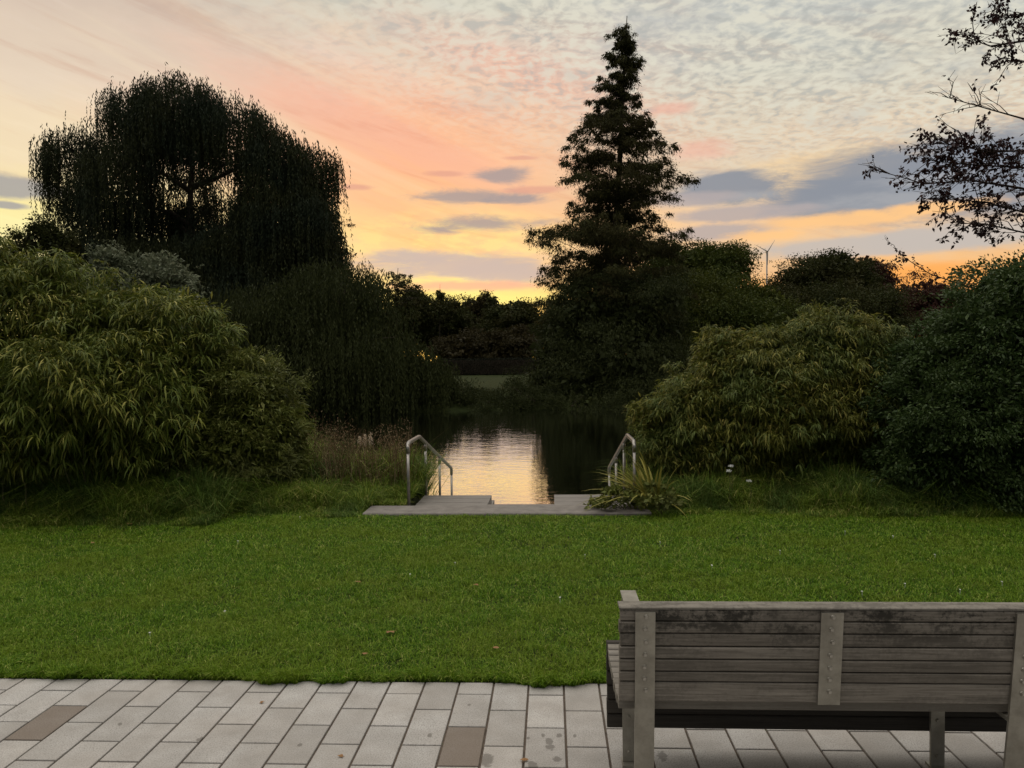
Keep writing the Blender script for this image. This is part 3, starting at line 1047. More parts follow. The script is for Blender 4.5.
def broad_tree(name, px, Y, top, lobes, leaf, label, cat='tree', n=700, per=40, size=0.28, length=0.16, r0=0.2, group=None, width=0.55, lo=0.55, bottom=-0.9, drop=0.3, bark=None, twigs=5):
    base = root_of(px, Y)
    root = thing(name, base, label, cat, group)
    G = Geo()
    limbs(G, base, at(*top), lobes, r0, twigs=twigs)
    G.build('trunk', bark or BARK, root, True, -base)
    P, D = crown_points(lobes, n, lo, 1.04, bottom)
    # each cluster differs in size so that the outline stays ragged
    v, f = merge([spray(P[i::3], D[i::3], per, size * q, length, width, drop) for i, q in enumerate((0.7, 1.0, 1.35))])
    # the inside of the crown: bigger, closer foliage that closes the view through it
    P, D = crown_points(lobes, int(n * 0.5), 0.1, 0.8, -1.0, 9, 0.2, 1.0)
    v, f = merge([(v, f), spray(P, D, 16, size * 0.9, length * 2.6, 0.6, 0.2)])
    link('crown', mesh_np('crown', v - base, f), leaf, root)
    return root


# ------------------------------------------------------------------ weeping willows
def weeping(name, px, Y, top, domes, leaf, label, strands, length, r0=0.35, leafl=0.13, step=0.075, skirt=None, sw=0.35):
    """branches arch up into domes; from every dome long thin strands of narrow leaves hang straight down"""
    base = root_of(px, Y)
    root = thing(name, base, label, 'tree')
    G = Geo()
    limbs(G, base, at(*top), [(c, r) for c, r, _, _ in domes], r0, sag=0.6, twigs=5)
    vs = []
    w = np.array([np.prod(r[:2]) * q for _, r, q, _ in domes])
    cnt = rng.multinomial(strands, w / w.sum())
    for (c, r, q, ln), m in zip(domes, cnt):
        # strands start over the dome in bunches, so that gaps open between them
        nb = max(3, m // 16)
        bd = norm(rng.normal(size=(nb, 3)) * np.array([1, 1, 0.55]) + np.array([0, 0, 0.32]))
        bd[:, 2] = np.abs(bd[:, 2]) * np.sign(rng.random(nb) - 0.12)
        bl = ln * rng.uniform(0.22, 1.2, nb)
        k = rng.integers(0, nb, m)
        start = c + (bd[k] * rng.uniform(0.72, 1.02, (m, 1))) * r + rng.normal(size=(m, 3)) * np.array([0.30, 0.30, 0.18])
        L = bl[k] * rng.uniform(0.6, 1.1, m)
        outw = bd[k] * np.array([1, 1, 0]) * rng.uniform(0.05, 0.35, (m, 1))
        nl = np.maximum(6, (L / step)).astype(int)
        idx = np.repeat(np.arange(m), nl)
        t = (np.concatenate([np.arange(a) for a in nl]) + rng.random(len(idx))) / nl[idx]
        s = t * L[idx]
        arch = np.minimum(1.0, s / 0.5)
        p = start[idx] + outw[idx] * arch[:, None]
        p[:, 2] += 0.10 * np.sin(np.minimum(1, s / 0.4) * math.pi) - s
        sway = np.sin(s * 1.3 + idx) * 0.05
        p[:, 0] += sway
        p[:, 1] += np.cos(s * 1.1 + idx * 2.1) * 0.05
        d = norm(np.stack([rng.normal(size=len(idx)) * sw, rng.normal(size=len(idx)) * sw, -np.ones(len(idx))], 1))
        ll = leafl * rng.uniform(0.7, 1.3, len(idx))
        vs.append(leaves(p, d, ll, ll * 0.27, 0.0))
    G.build('trunk', BARK, root, True, -base)
    v, f = merge(vs)
    link('crown', mesh_np('crown', v - base, f), leaf, root)
    return root


def dome(px, py, Y, rx, ry, q=1.0, ln=2.0, rz=None):
    c, r = lobe(px, py, Y, rx, ry, rz)
    return c, r, q, ln * 1.34


W1 = [dome(72, 150, 45.6, 27, 27, 1.6, 3.6), dome(100, 205, 45.6, 34, 40, 1.0, 3.0), dome(135, 118, 45.6, 36, 34, 1.2, 3.2), dome(180, 108, 44.2, 46, 34, 1.4, 3.0),
      dome(235, 122, 44.2, 34, 30, 1.2, 2.8), dome(120, 165, 42.9, 34, 30, 0.8, 3.0), dome(180, 150, 46.9, 36, 30, 0.6, 1.6), dome(275, 160, 44.2, 36, 34, 1.6, 3.6), dome(312, 168, 45.6, 22, 26, 1.8, 4.6),
      dome(210, 215, 46.9, 34, 26, 0.7, 4.5), dome(150, 225, 46.9, 44, 30, 0.9, 3.6), dome(285, 215, 44.2, 48, 40, 1.6, 5.0), dome(310, 250, 45.6, 34, 40, 1.5, 4.0), dome(240, 250, 44.2, 44, 34, 1.5, 5.0), dome(120, 255, 44.2, 60, 26, 1.1, 4.2), dome(190, 270, 44.2, 60, 36, 1.2, 4.2), dome(100, 300, 44.2, 60, 30, 1.0, 3.6), dome(260, 300, 42.9, 60, 40, 1.2, 4.5), dome(175, 185, 48.2, 40, 26, 0.5, 2.5)]
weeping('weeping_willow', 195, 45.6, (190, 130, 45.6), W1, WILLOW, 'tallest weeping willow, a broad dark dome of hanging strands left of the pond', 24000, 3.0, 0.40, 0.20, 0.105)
W1 += [dome(322, 235, 44.5, 22, 30, 1.2, 3.0), dome(300, 195, 44.5, 26, 26, 1.1, 3.0), dome(235, 165, 45.0, 26, 18, 0.6, 1.4), dome(328, 262, 44.0, 24, 22, 1.3, 3.0), dome(352, 286, 43.0, 28, 20, 1.2, 2.6), dome(60, 235, 45.0, 26, 24, 0.8, 2.4), dome(205, 180, 47.0, 20, 16, 0.5, 1.2), dome(130, 190, 46.0, 24, 18, 0.7, 2.2), dome(255, 190, 46.0, 22, 16, 0.5, 2.6)]
W2 = [dome(330, 300, 36.2, 60, 42, 1.2, 3.2), dome(265, 320, 34.8, 54, 40, 1.2, 3.4), dome(368, 318, 37.5, 38, 36, 1.2, 3.4), dome(408, 366, 37.5, 28, 24, 1.5, 2.3), dome(350, 350, 34.8, 60, 34, 1.2, 2.6), dome(295, 360, 33.5, 56, 34, 1.2, 2.4), dome(352, 282, 38.9, 30, 22, 0.8, 2.0),
      dome(430, 372, 37.5, 20, 16, 1.6, 1.7), dome(300, 330, 34.8, 60, 40, 1.2, 3.8), dome(345, 340, 36.2, 50, 40, 1.3, 3.8), dome(392, 352, 36.2, 34, 28, 1.3, 3.2), dome(410, 380, 36.9, 40, 26, 1.5, 1.8), dome(350, 385, 35.5, 60, 30, 1.5, 2.2)]
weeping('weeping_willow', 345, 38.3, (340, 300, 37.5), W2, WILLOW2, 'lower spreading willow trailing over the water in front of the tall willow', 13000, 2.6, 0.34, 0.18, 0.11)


# ------------------------------------------------------------------ conifers
def conifer(name, px, Y, apex, prof, leaf, label, group=None, r0=0.3, nbr=110, per=46, length=0.13, droop=0.28, gap=0.35, spread=0.2, rise=0.05, width=0.3):
    """straight trunk, tiers of branches whose reach on either side follows a measured profile"""
    base = root_of(px, Y)
    tip = at(apex[0], apex[1], Y)
    root = thing(name, base, label, 'tree', group)
    G = Geo()
    G.tube(bent(base, tip, 0, 8, 0.04), taper(r0, 0.02, 8), 8)
    s = Y / F
    ys = [p[0] for p in prof]
    lefts, rights = [p[1] for p in prof], [p[2] for p in prof]
    vs = []
    for k in range(nbr):
        t = (k + rng.random()) / nbr if k % 9 else rng.uniform(0, 0.25)
        py = ys[0] + (ys[-1] - ys[0]) * t ** 0.74
        a = rng.uniform(0, 2 * math.pi)
        cx = math.cos(a)
        tx = apex[0] + (px - apex[0]) * (py - apex[1]) / (ys[-1] - apex[1])
        l, r = np.interp(py, ys, lefts), np.interp(py, ys, rights)
        mean = 0.5 * (tx - l + r - tx)
        reach = (cx * cx) * ((r - tx) if cx > 0 else (tx - l)) + (1 - cx * cx) * mean
        reach = max(4, reach) * s * rng.choice([0.4, 0.55, 0.7, 0.82, 0.92, 1.0])
        start = at(tx, py, Y)
        d = np.array([cx, math.sin(a), 0.0])
        end = start + d * reach
        end[2] += (rise + rng.uniform(-0.28, 0.34)) * reach
        pts = bent(start - np.array([0, 0, 0.12 * reach]), end, 0.10 * reach, 5, 0.02)
        G.tube(pts, taper(0.05 * (0.35 + 0.65 * t), 0.008, 5), 4, cap=False)
        # flat sprays of fine foliage hang along the outer part of the branch
        ns = max(3, int(reach / 0.27))
        for q in np.linspace(gap, 1.02, ns):
            i = min(4, int(q * 5))
            c = np.array(pts[i]) + (np.array(pts[i + 1]) - np.array(pts[i])) * (q * 5 - i)
            perp = np.array([-d[1], d[0], 0.0])
            c = c + perp * rng.uniform(-1, 1) * 0.24 * reach * q + rng.normal(size=3) * np.array([0.1, 0.1, 0.07])
            m = int(per * rng.uniform(0.5, 1.3))
            sz = spread * (0.45 + 0.55 * min(1, 2.2 * t)) * rng.uniform(0.5, 1.35) * (0.55 + 0.6 * math.sin(math.pi * min(1, 0.25 + q * 0.6)))
            off = rng.normal(size=(m, 3)) * np.array([sz, sz, sz * 0.5])
            off = np.clip(off, -1.6 * sz, 1.6 * sz)
            off[:, 2] -= np.hypot(off[:, 0], off[:, 1]) * droop
            dd = norm(d * 0.5 + rng.normal(size=(m, 3)) * 0.6 + np.array([0, 0, -droop * 1.6]))
            L = length * rng.uniform(0.6, 1.3, m)
            vs.append(leaves(c + off, dd, L, L * width, 0.1))
            mb = m // 8
            vs.append(leaves(c + off[:mb] * 0.5, dd[:mb], L[:mb] * 1.9, L[:mb] * 0.7, 0.1))
    G.build('trunk', BARK, root, True, -base)
    v, f = merge(vs)
    link('crown', mesh_np('crown', v - base, f), leaf, root)
    return root


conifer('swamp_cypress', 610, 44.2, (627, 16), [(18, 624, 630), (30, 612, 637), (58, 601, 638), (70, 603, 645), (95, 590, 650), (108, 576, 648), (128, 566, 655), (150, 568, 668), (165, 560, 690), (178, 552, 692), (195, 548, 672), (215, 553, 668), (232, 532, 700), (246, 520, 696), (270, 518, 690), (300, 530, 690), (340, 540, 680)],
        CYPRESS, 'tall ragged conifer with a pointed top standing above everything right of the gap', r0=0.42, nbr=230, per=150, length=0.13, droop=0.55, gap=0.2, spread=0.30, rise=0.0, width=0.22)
# lower skirts at its foot: separate broad bushy trees on the far bank
broad_tree('bank_tree', 590, 42.2, (590, 290, 42.2), [lobe(590, 318, 42.2, 46, 46), lobe(570, 352, 41.5, 38, 36), lobe(622, 350, 40.9, 50, 48), lobe(585, 385, 40.9, 62, 34), lobe(650, 385, 40.6, 52, 40), lobe(556, 382, 41.0, 28, 32), lobe(572, 330, 41.6, 30, 34), lobe(640, 310, 42.0, 44, 40), lobe(600, 400, 40.0, 70, 20)],
           WILLOW2, 'dark drooping bush at the foot of the tall conifer, leaning over the water', n=2000, per=70, size=0.32, length=0.15, r0=0.24, width=0.3, drop=0.9)

conifer('small_conifer', 320, 48.2, (322, 175), [(180, 318, 326), (215, 300, 356), (228, 295, 362), (245, 290, 358), (262, 290, 352), (285, 285, 345)], CYPRESS, 'small conifer with level tiered branches poking out beside the tall willow', r0=0.12, nbr=34, per=26, length=0.13, droop=0.12, gap=0.15, spread=0.10)
conifer('small_conifer', 396, 59.0, (398, 268), [(272, 392, 402), (284, 376, 420), (296, 372, 428), (312, 370, 424)], DARKG, 'low dark conifer behind the right shoulder of the lower willow', r0=0.12, nbr=40, per=30, length=0.16, droop=0.2, gap=0.1, spread=0.16)

# ------------------------------------------------------------------ broad trees across the pond
broad_tree('round_tree', 705, 53.6, (705, 260, 53.6), [lobe(700, 275, 53.6, 46, 30), lobe(728, 266, 53.6, 26, 20), lobe(665, 268, 54.9, 30, 28), lobe(752, 302, 52.3, 26, 24), lobe(690, 310, 50.9, 60, 34), lobe(740, 330, 49.6, 50, 34), lobe(660, 335, 48.2, 40, 40), lobe(700, 370, 48.2, 80, 40)],
           OAK, 'rounded green tree right of the tall conifer, catching the last light', n=2600, per=70, size=0.34, length=0.145, r0=0.32)
broad_tree('round_tree', 815, 59.0, (820, 262, 59.0), [lobe(815, 283, 59.0, 32, 28), lobe(835, 268, 59.0, 22, 16), lobe(792, 292, 59.0, 16, 24), lobe(853, 285, 57.6, 22, 22), lobe(820, 320, 56.3, 70, 34), lobe(770, 325, 56.3, 40, 34), lobe(870, 310, 56.3, 32, 26)],
           DARKG, 'dark round tree with sky showing through its left side, behind the olive bush', n=1900, per=60, size=0.36, length=0.15, r0=0.3, lo=0.4)
broad_tree('copper_tree', 866, 69.7, (866, 268, 69.7), [lobe(866, 272, 69.7, 19, 15), lobe(880, 284, 69.7, 14, 12), lobe(868, 298, 69.7, 26, 20)], COPPER, 'small dark red tree peeping over the round tree on the right', n=420, per=50, size=0.34, length=0.17, r0=0.2, lo=0.4)
broad_tree('copper_tree', 925, 61.6, (925, 285, 61.6), [lobe(925, 298, 61.6, 32, 18), lobe(900, 315, 60.3, 30, 24), lobe(950, 312, 60.3, 30, 24), lobe(880, 335, 59.0, 34, 30), lobe(925, 350, 59.0, 50, 40)], COPPER, 'low domed dark red tree under the orange sky beside the hedge', n=1300, per=55, size=0.3, length=0.14, r0=0.2)
broad_tree('feathery_tree', 30, 40.2, (30, 230, 40.2), [lobe(20, 245, 40.2, 14, 14), lobe(42, 236, 40.2, 14, 18), lobe(60, 248, 40.2, 18, 20), lobe(25, 275, 40.2, 40, 24), lobe(-10, 262, 40.2, 20, 18)], DARKG, 'feathery dark tree at the left edge above the bamboo', n=520, per=40, size=0.24, length=0.12, r0=0.14, lo=0.3)
# the belt closing the gap, far behind the pond
belt = [(412, 140, [(415, 312, 20, 22), (400, 328, 22, 22)], 'olive green rounded tree at the left end of the far gap', DARKG),
        (448, 150, [(448, 318, 24, 20), (436, 338, 24, 18)], 'brownish bushy tree below the yellow strip of sky', DARKG),
        (480, 160, [(474, 318, 17, 20), (488, 311, 10, 14), (482, 336, 24, 18)], 'brownish tree in the middle of the far gap with a leaning tip', BROWN),
        (515, 146, [(516, 318, 24, 16), (505, 336, 22, 16), (532, 332, 22, 20)], 'round dark tree at the right end of the far gap', DARKG),
        (462, 90, [(462, 350, 30, 18)], 'low brownish shrub above the left half of the black hedge', BROWN),
        (500, 90, [(498, 350, 26, 17), (520, 345, 22, 20)], 'low dark shrub above the right half of the black hedge', BROWN)]
for px, Y, ls, lab, leaf in belt:
    lb = [lobe(a, b, Y, c, d) for a, b, c, d in ls]
    broad_tree('distant_tree', px, Y, (px, ls[0][1], Y), lb, leaf, lab, n=240 * len(lb), per=40, size=0.0045 * Y, length=0.0026 * Y, r0=0.002 * Y, lo=0.45)
conifer('distant_spire', 440, 142, (440, 284), [(287, 438, 442), (300, 434, 447), (318, 428, 452)], DARKG, 'thin spire-topped conifer against the yellow strip of sky', r0=0.18, nbr=26, per=26, length=0.4, spread=0.3)
conifer('distant_spire', 491, 152, (492, 292), [(294, 490, 494), (304, 486, 497), (322, 478, 502)], DARKG, 'small pointed conifer right of the middle of the far gap', r0=0.18, nbr=26, per=28, length=0.4, spread=0.36)

# clipped black hedge across the far lawn
hb = root_of(492, 62)
hd = thing('clipped_hedge', hb, 'long black clipped hedge at the back of the far lawn', 'hedge')
hw, hz = 4.3, 1.25
n = 15000
q = rng.uniform(-1, 1, (n, 3))
ax = rng.integers(0, 3, n)
sg = np.sign(rng.normal(size=n))
q[np.arange(n), ax] = sg
P = q * np.array([hw, 0.5, hz * 0.5]) + np.array([0, 0, hz * 0.5 + 0.02]) + rng.normal(size=(n, 3)) * 0.03
v, f = leaves(P, norm(rng.normal(size=(n, 3))), 0.10, 0.06)
link('foliage', mesh_np('foliage', v, f), BLACKH, hd)
G = Geo()
for k in range(9):
    x = -3.4 + k * 0.85
    G.tube([(x, 0, -0.05), (x + random.uniform(-.1, .1), 0, 0.5), (x + random.uniform(-.2, .2), 0.1, 0.9)], [0.05, 0.035, 0.01], 5)
G.box(-hw + 0.08, hw - 0.08, -0.42, 0.42, 0.06, hz - 0.05)
G.build('stems', BARK, hd)

# far bank shrubs at the waterline
for px, py, Y, rx, ry, lab in [(490, 402, 37.6, 30, 12, 'low reedy shrub on the far bank in the middle of the gap'), (452, 400, 37.3, 24, 18, 'leaning shrub on the far bank beside the lower willow'), (528, 398, 37.5, 22, 20, 'small dark shrub on the far bank left of the drooping bush'),
                                   (575, 408, 37.2, 34, 16, 'dark waterside shrub hanging over the pond under the drooping bush'), (625, 406, 37.0, 36, 18, 'dark waterside shrub on the far bank behind the right handrail'), (665, 400, 37.4, 34, 22, 'dark waterside shrub behind the left end of the olive bush')]:
    b = root_of(px, Y)
    r = thing('bank_shrub', b, lab, 'shrub')
    lb = [lobe(px, py, Y, rx, ry), lobe(px + rx * 0.5, py + 5, Y, rx * 0.7, ry * 0.7)]
    P, D = crown_points(lb, 260, 0.4)
    v, f = spray(P, D, 40, 0.17, 0.16, 0.2, -0.3)
    link('foliage', mesh_np('foliage', v - b, f), WILLOW2, r)
    G = Geo()
    for c, rr in lb:
        for _ in range(5):
            G.tube(bent(b + rng.normal(size=3) * np.array([0.2, 0.2, 0]), c + rng.normal(size=3) * rr * 0.4, 0.0, 3, 0.05), taper(0.03, 0.008, 3), 4)
    G.build('stems', BARK, r, True, -b)

# ------------------------------------------------------------------ wind turbine far away
tb = at(767, 330, 420)
root = thing('wind_turbine', (tb[0], 420, float(ground_z(tb[0], 420))), 'distant thin pale wind turbine standing between the two round trees', 'turbine')
hubp = at(768, 252, 420)
gz = float(ground_z(tb[0], 420))
M, N = mat('white_turbine_paint')
finish(N, principled(N, (0.22, 0.215, 0.21, 1), 0.5))
TURB = M
G = Geo()
G.tube([(0, 0, 0), (0, 0, hubp[2] - gz)], [0.6, 0.34], 10)
G.build('tower', TURB, root, True)
G = Geo()
G.box(-0.4, 0.4, -1.4, 1.2, hubp[2] - gz - 0.4, hubp[2] - gz + 0.45)
G.build('nacelle', TURB, root)
hub = np.array([0, -1.6, hubp[2] - gz])
for a in (58, 150, 270):
    G = Geo()
    e = hub + np.array([math.cos(R(a)), 0, math.sin(R(a))]) * 7.2
    G.tube([hub, hub + (e - hub) * 0.2, e], [0.2, 0.24, 0.06], 6)
    G.build('blade', TURB, root, True)


# ------------------------------------------------------------------ near shrubs
def tufts(P, D, per, length, width, droop, spread=0.5):
    """bamboo-like tufts: narrow leaves fanned from a twig end, arching down"""
    n = len(P)
    az = rng.uniform(0, 2 * math.pi, (n, per))
    el = rng.uniform(-0.5, 0.75, (n, per))
    d = np.stack([np.cos(az) * np.cos(el), np.sin(az) * np.cos(el), np.sin(el)], -1)
    d = norm(d + D[:, None, :] * spread + np.array([0, 0, -0.25]))
    L = (length * rng.uniform(0.55, 1.25, (n, per)) * rng.uniform(0.8, 1.15, (n, 1)))
    base = P[:, None, :] + d * 0.01 + rng.normal(size=(n, per, 3)) * length * 0.10
    b, d, L = base.reshape(-1, 3), d.reshape(-1, 3), L.reshape(-1)
    m = len(b)
    side = norm(np.cross(d, np.array([0, 0, 1.0]) + rng.normal(size=(m, 3)) * 0.35))
    w = (L * width)[:, None]
    dr = droop * rng.uniform(0.5, 1.4, m)
    p1 = b + d * (L * 0.32)[:, None]
    p1[:, 2] -= dr * L * 0.06
    p2 = b + d * (L * 0.64)[:, None]
    p2[:, 2] -= dr * L * 0.30
    p3 = b + d * (L * 0.88)[:, None]
    p3[:, 2] -= dr * L * 0.78
    v = np.stack([b, p1 + side * w * 0.5, p1 - side * w * 0.5, p2 + side * w * 0.45, p2 - side * w * 0.45, p3], 1).reshape(-1, 3)
    i = np.arange(m)[:, None] * 6
    f = np.concatenate([i + np.array([[a]]).reshape(1, 3) for a in ((0, 1, 2), (1, 3, 2), (2, 3, 4), (3, 5, 4))], 1).reshape(-1, 3)
    return v, f


def bush(name, px, Y, lobes, leaf, label, n, kind, canes=26, lo=0.55, cat='bush', cane_r=0.012, bottom=-1.1, **kw):
    base = root_of(px, Y)
    root = thing(name, base, label, cat)
    P, D = crown_points(lobes, n, lo, 1.05, bottom, kw.get('per_head', 9), kw.get('head', 0.2), kw.get('fill', 0.35))
    P[:, 2] = np.maximum(P[:, 2], rng.uniform(0.05, 0.3, len(P)))
    if kind == 'tuft':
        v, f = tufts(P, D, kw.get('per', 12), kw['length'], kw['width'], kw.get('droop', 0.9), kw.get('spread', 0.5))
    else:
        v, f = spray(P, D, kw.get('per', 24), kw.get('size', 0.08), kw['length'], kw['width'], kw.get('drop', 0.2), kw.get('out', 0.6), 0.15)
    P, D = crown_points(lobes, n // 2, 0.1, 0.74, -1.0, 9, 0.2, 1.0)
    P[:, 2] = np.maximum(P[:, 2], rng.uniform(0.03, 0.25, len(P)))
    # young shoots standing out of the outline
    ns = kw.get('shoots', 150)
    S, SD = crown_points(lobes, ns, 0.9, 1.02, -0.1, 3, 0.1, 0.0)
    up = norm(SD * 0.7 + np.array([0, 0, 0.8]) + rng.normal(size=SD.shape) * 0.25)
    sl = rng.uniform(0.08, 0.26, len(S))
    m = 13
    tt = np.tile(np.linspace(0.1, 1, m), len(S))
    ii = np.repeat(np.arange(len(S)), m)
    sb = S[ii] + up[ii] * (sl[ii] * tt)[:, None]
    sdir = norm(up[ii] * 0.75 + rng.normal(size=(len(ii), 3)) * 0.5)
    sv = leaves(sb, sdir, kw['length'] * rng.uniform(0.45, 0.85, len(ii)) * (1.15 - 0.4 * tt), kw['length'] * (0.10 if kind == 'tuft' else kw['width'] * 0.7), 0.2)
    v, f = merge([(v, f), sv, spray(P, D, 16, 0.08, max(0.09, kw['length'] * 0.75), 0.2 if kind == 'tuft' else 0.42, 0.5)])
    link('foliage', mesh_np('foliage', v - base, f), leaf, root)
    G = Geo()
    for _ in range(canes):
        c, r = lobes[rng.integers(len(lobes))]
        q, d = ell(1, 0.3, 0.85)
        e = c + q[0] * r
        x = base[0] + (e[0] - base[0]) * rng.uniform(0.55, 0.95)
        y = base[1] + (e[1] - base[1]) * rng.uniform(0.4, 0.9)
        G.tube(bent((x, y, float(ground_z(x, y)) - 0.02), e, 0.0, 5, 0.03), taper(cane_r, cane_r * 0.35, 5), 5, cap=False)
    G.build('stems', STEM, root, True, -base)
    return root


LB = [lobe(20, 312, 8.5, 78, 52, 66), lobe(-70, 310, 8.2, 90, 75, 75), lobe(105, 326, 8.6, 62, 46, 56), lobe(172, 324, 8.7, 44, 46, 48), lobe(60, 385, 7.8, 80, 60, 60), lobe(-20, 400, 7.8, 80, 64, 60), lobe(140, 395, 8.2, 76, 60, 56), lobe(30, 440, 7.95, 80, 42, 50), lobe(120, 440, 8.25, 60, 36, 46),
      lobe(205, 375, 8.9, 46, 52, 46), lobe(10, 450, 8.75, 90, 60, 50), lobe(110, 450, 8.9, 90, 56, 50), lobe(190, 440, 8.9, 60, 50, 46), lobe(-90, 440, 8.5, 90, 80, 60), lobe(48, 272, 8.7, 34, 24, 34), lobe(-10, 268, 8.6, 40, 26, 40), lobe(150, 302, 8.9, 26, 20, 28), lobe(95, 300, 8.8, 30, 20, 30)]
bush('bamboo_thicket', 80, 8.6, LB, BAMBOO, 'big yellow-green bamboo thicket with drooping leaf tufts at the left of the lawn', 6000, 'tuft', 70, 0.6, 'bamboo', per=12, length=0.145, width=0.10, droop=0.8, head=0.165, per_head=9, fill=0.42)
bush('rounded_shrub', 255, 8.9, [lobe(245, 405, 8.9, 50, 52, 46), lobe(228, 375, 9.0, 36, 34, 34), lobe(276, 430, 9.0, 30, 44, 34), lobe(225, 450, 8.7, 60, 50, 44), lobe(265, 465, 8.8, 36, 34, 34)], SMALLB, 'rounded small-leaved green shrub at the right end of the bamboo thicket', 3000, 'spray', 26, 0.55, 'shrub', per=20, size=0.045, length=0.075, width=0.2, drop=0.15, head=0.15)
bush('grey_shrub', 130, 12.5, [lobe(112, 275, 12.5, 26, 34), lobe(150, 282, 12.5, 30, 32), lobe(178, 285, 12.6, 18, 26), lobe(90, 300, 12.6, 26, 36), lobe(140, 340, 12.5, 60, 50)], GREYB, 'grey-green leafy shrub rising behind the bamboo thicket', 900, 'spray', 20, 0.45, 'shrub', per=22, size=0.09, length=0.085, width=0.5, drop=0.0)
RB = [lobe(738, 365, 9.3, 50, 34, 46), lobe(805, 360, 9.3, 52, 42, 52), lobe(838, 345, 9.4, 34, 36, 44), lobe(866, 372, 9.4, 34, 44, 44), lobe(688, 408, 9.2, 42, 40, 44), lobe(770, 410, 9.0, 70, 54, 56), lobe(845, 415, 9.2, 52, 54, 54), lobe(665, 445, 9.2, 34, 44, 40),
      lobe(710, 450, 9.2, 64, 46, 46), lobe(800, 452, 9.3, 70, 46, 46), lobe(868, 460, 9.3, 44, 44, 46), lobe(715, 345, 9.4, 22, 16, 24), lobe(760, 338, 9.3, 22, 14, 24), lobe(818, 326, 9.4, 22, 18, 26), lobe(710, 385, 9.4, 30, 34, 34), lobe(855, 332, 9.5, 26, 20, 30), lobe(884, 352, 9.5, 20, 26, 28), lobe(648, 415, 9.3, 14, 20, 20)]
bush('olive_bush', 770, 9.2, RB, OLIVEB, 'wide olive-green bush with hanging narrow leaves right of the pond steps', 8000, 'tuft', 60, 0.58, 'bush', per=11, length=0.092, width=0.115, droop=0.8, head=0.165, per_head=10, fill=0.38)
HB = [lobe(985, 340, 8.6, 50, 48, 60), lobe(1040, 310, 8.6, 66, 66, 76), lobe(935, 368, 8.7, 42, 36, 50), lobe(960, 415, 8.4, 70, 56, 60), lobe(1050, 400, 8.4, 80, 80, 74), lobe(1015, 300, 8.9, 34, 36, 46), lobe(1120, 330, 8.6, 80, 90, 80), lobe(930, 465, 8.5, 60, 50, 50), lobe(1020, 475, 8.3, 80, 50, 50), lobe(1110, 460, 8.3, 80, 60, 50)]
bush('leafy_hedge', 1000, 8.7, HB, HEDGE, 'tall dark green leafy bush filling the right edge beyond the lawn', 8600, 'spray', 40, 0.66, 'bush', per=26, size=0.055, length=0.048, width=0.42, drop=0.1, out=0.9, head=0.14)


# ------------------------------------------------------------------ tall grass along the bank
def tall_grass(name, label, spots, material):
    parts = []
    for (x0, x1, y0, y1, n, h0, h1) in spots:
        x, y = rng.uniform(x0, x1, n), rng.uniform(y0, y1, n)
        cl = vnoise(x, y, 2.6, 21) * 0.6 + vnoise(x, y, 6.5, 22) * 0.4
        keep = rng.random(n) < (0.1 + 1.3 * cl)
        x, y, cl = x[keep], y[keep], cl[keep]
        m = len(x)
        edge = np.clip((y - y0) / 0.55, 0.25, 1)
        h = rng.uniform(h0, h1, m) * (0.25 + 1.45 * cl) * edge
        base = np.stack([x, y, ground_z(x, y) - 0.01], 1)
        parts.append(blades(base, h, rng.uniform(0.005, 0.011, m), rng.uniform(0.15, 1.35, m), droop=0.42))
    v, f = merge(parts)
    return tag(link(name, mesh_np(name, v, f), material), label, 'grass', kind='stuff')


tall_grass('tall_grass', 'long rough grass along the pond bank at the foot of the bushes',
           [(-3.9, -1.60, 8.4, 9.0, 16200, 0.2, 0.42), (-4.2, -1.62, 8.9, 10.0, 21600, 0.35, 0.72), (-9, -3.2, 9.0, 12.5, 29700, 0.4, 0.8), (3.5, 9, 9.0, 12.5, 21600, 0.4, 0.8), (-4.2, -2.02, 7.8, 8.5, 12150, 0.14, 0.34), (-7.2, -3.4, 7.4, 8.6, 40500, 0.25, 0.6), (-7.2, -4.2, 7.2, 7.8, 6750, 0.12, 0.3), (-1.72, -1.5, 8.4, 9.6, 900, 0.15, 0.4),
            (1.05, 2.6, 7.9, 9.0, 13500, 0.16, 0.42), (2.4, 7.6, 7.75, 8.9, 43200, 0.2, 0.52), (-6, -1.6, 9.5, 11.2, 10800, 0.3, 0.6), (0.95, 5, 9.4, 11.2, 6750, 0.3, 0.6)], TALLG)
# dry red-brown seed stalks
parts = []
n = 1500
x = rng.uniform(-3.55, -1.7, n)
y = rng.uniform(8.9, 10.2, n)
cl = vnoise(x, y, 2.4, 31)
keep = rng.random(n) < np.clip((cl - 0.3) * 2.2, 0.02, 1)
x, y, cl = x[keep], y[keep], cl[keep]
n = len(x)
h = rng.uniform(0.35, 0.95, n) * (0.55 + 0.6 * cl)
base = np.stack([x, y, ground_z(x, y)], 1)
parts.append(blades(base, h, np.full(n, 0.007), rng.uniform(0.05, 0.6, n), droop=0.2))
hd_ = rng.integers(0, n, 9000)
tips = base[hd_] + np.stack([rng.normal(size=9000) * 0.03, rng.normal(size=9000) * 0.03, h[hd_] * rng.uniform(0.65, 1.0, 9000)], 1)
parts.append(leaves(tips, norm(rng.normal(size=(9000, 3)) * 0.5 + np.array([0, 0, 0.6])), 0.03, 0.008))
v, f = merge(parts)
tag(link('dry_seed_grass', mesh_np('dry_seed_grass', v, f), DRYG), 'dry reddish brown seed stalks in the long grass left of the steps', 'grass', kind='stuff')

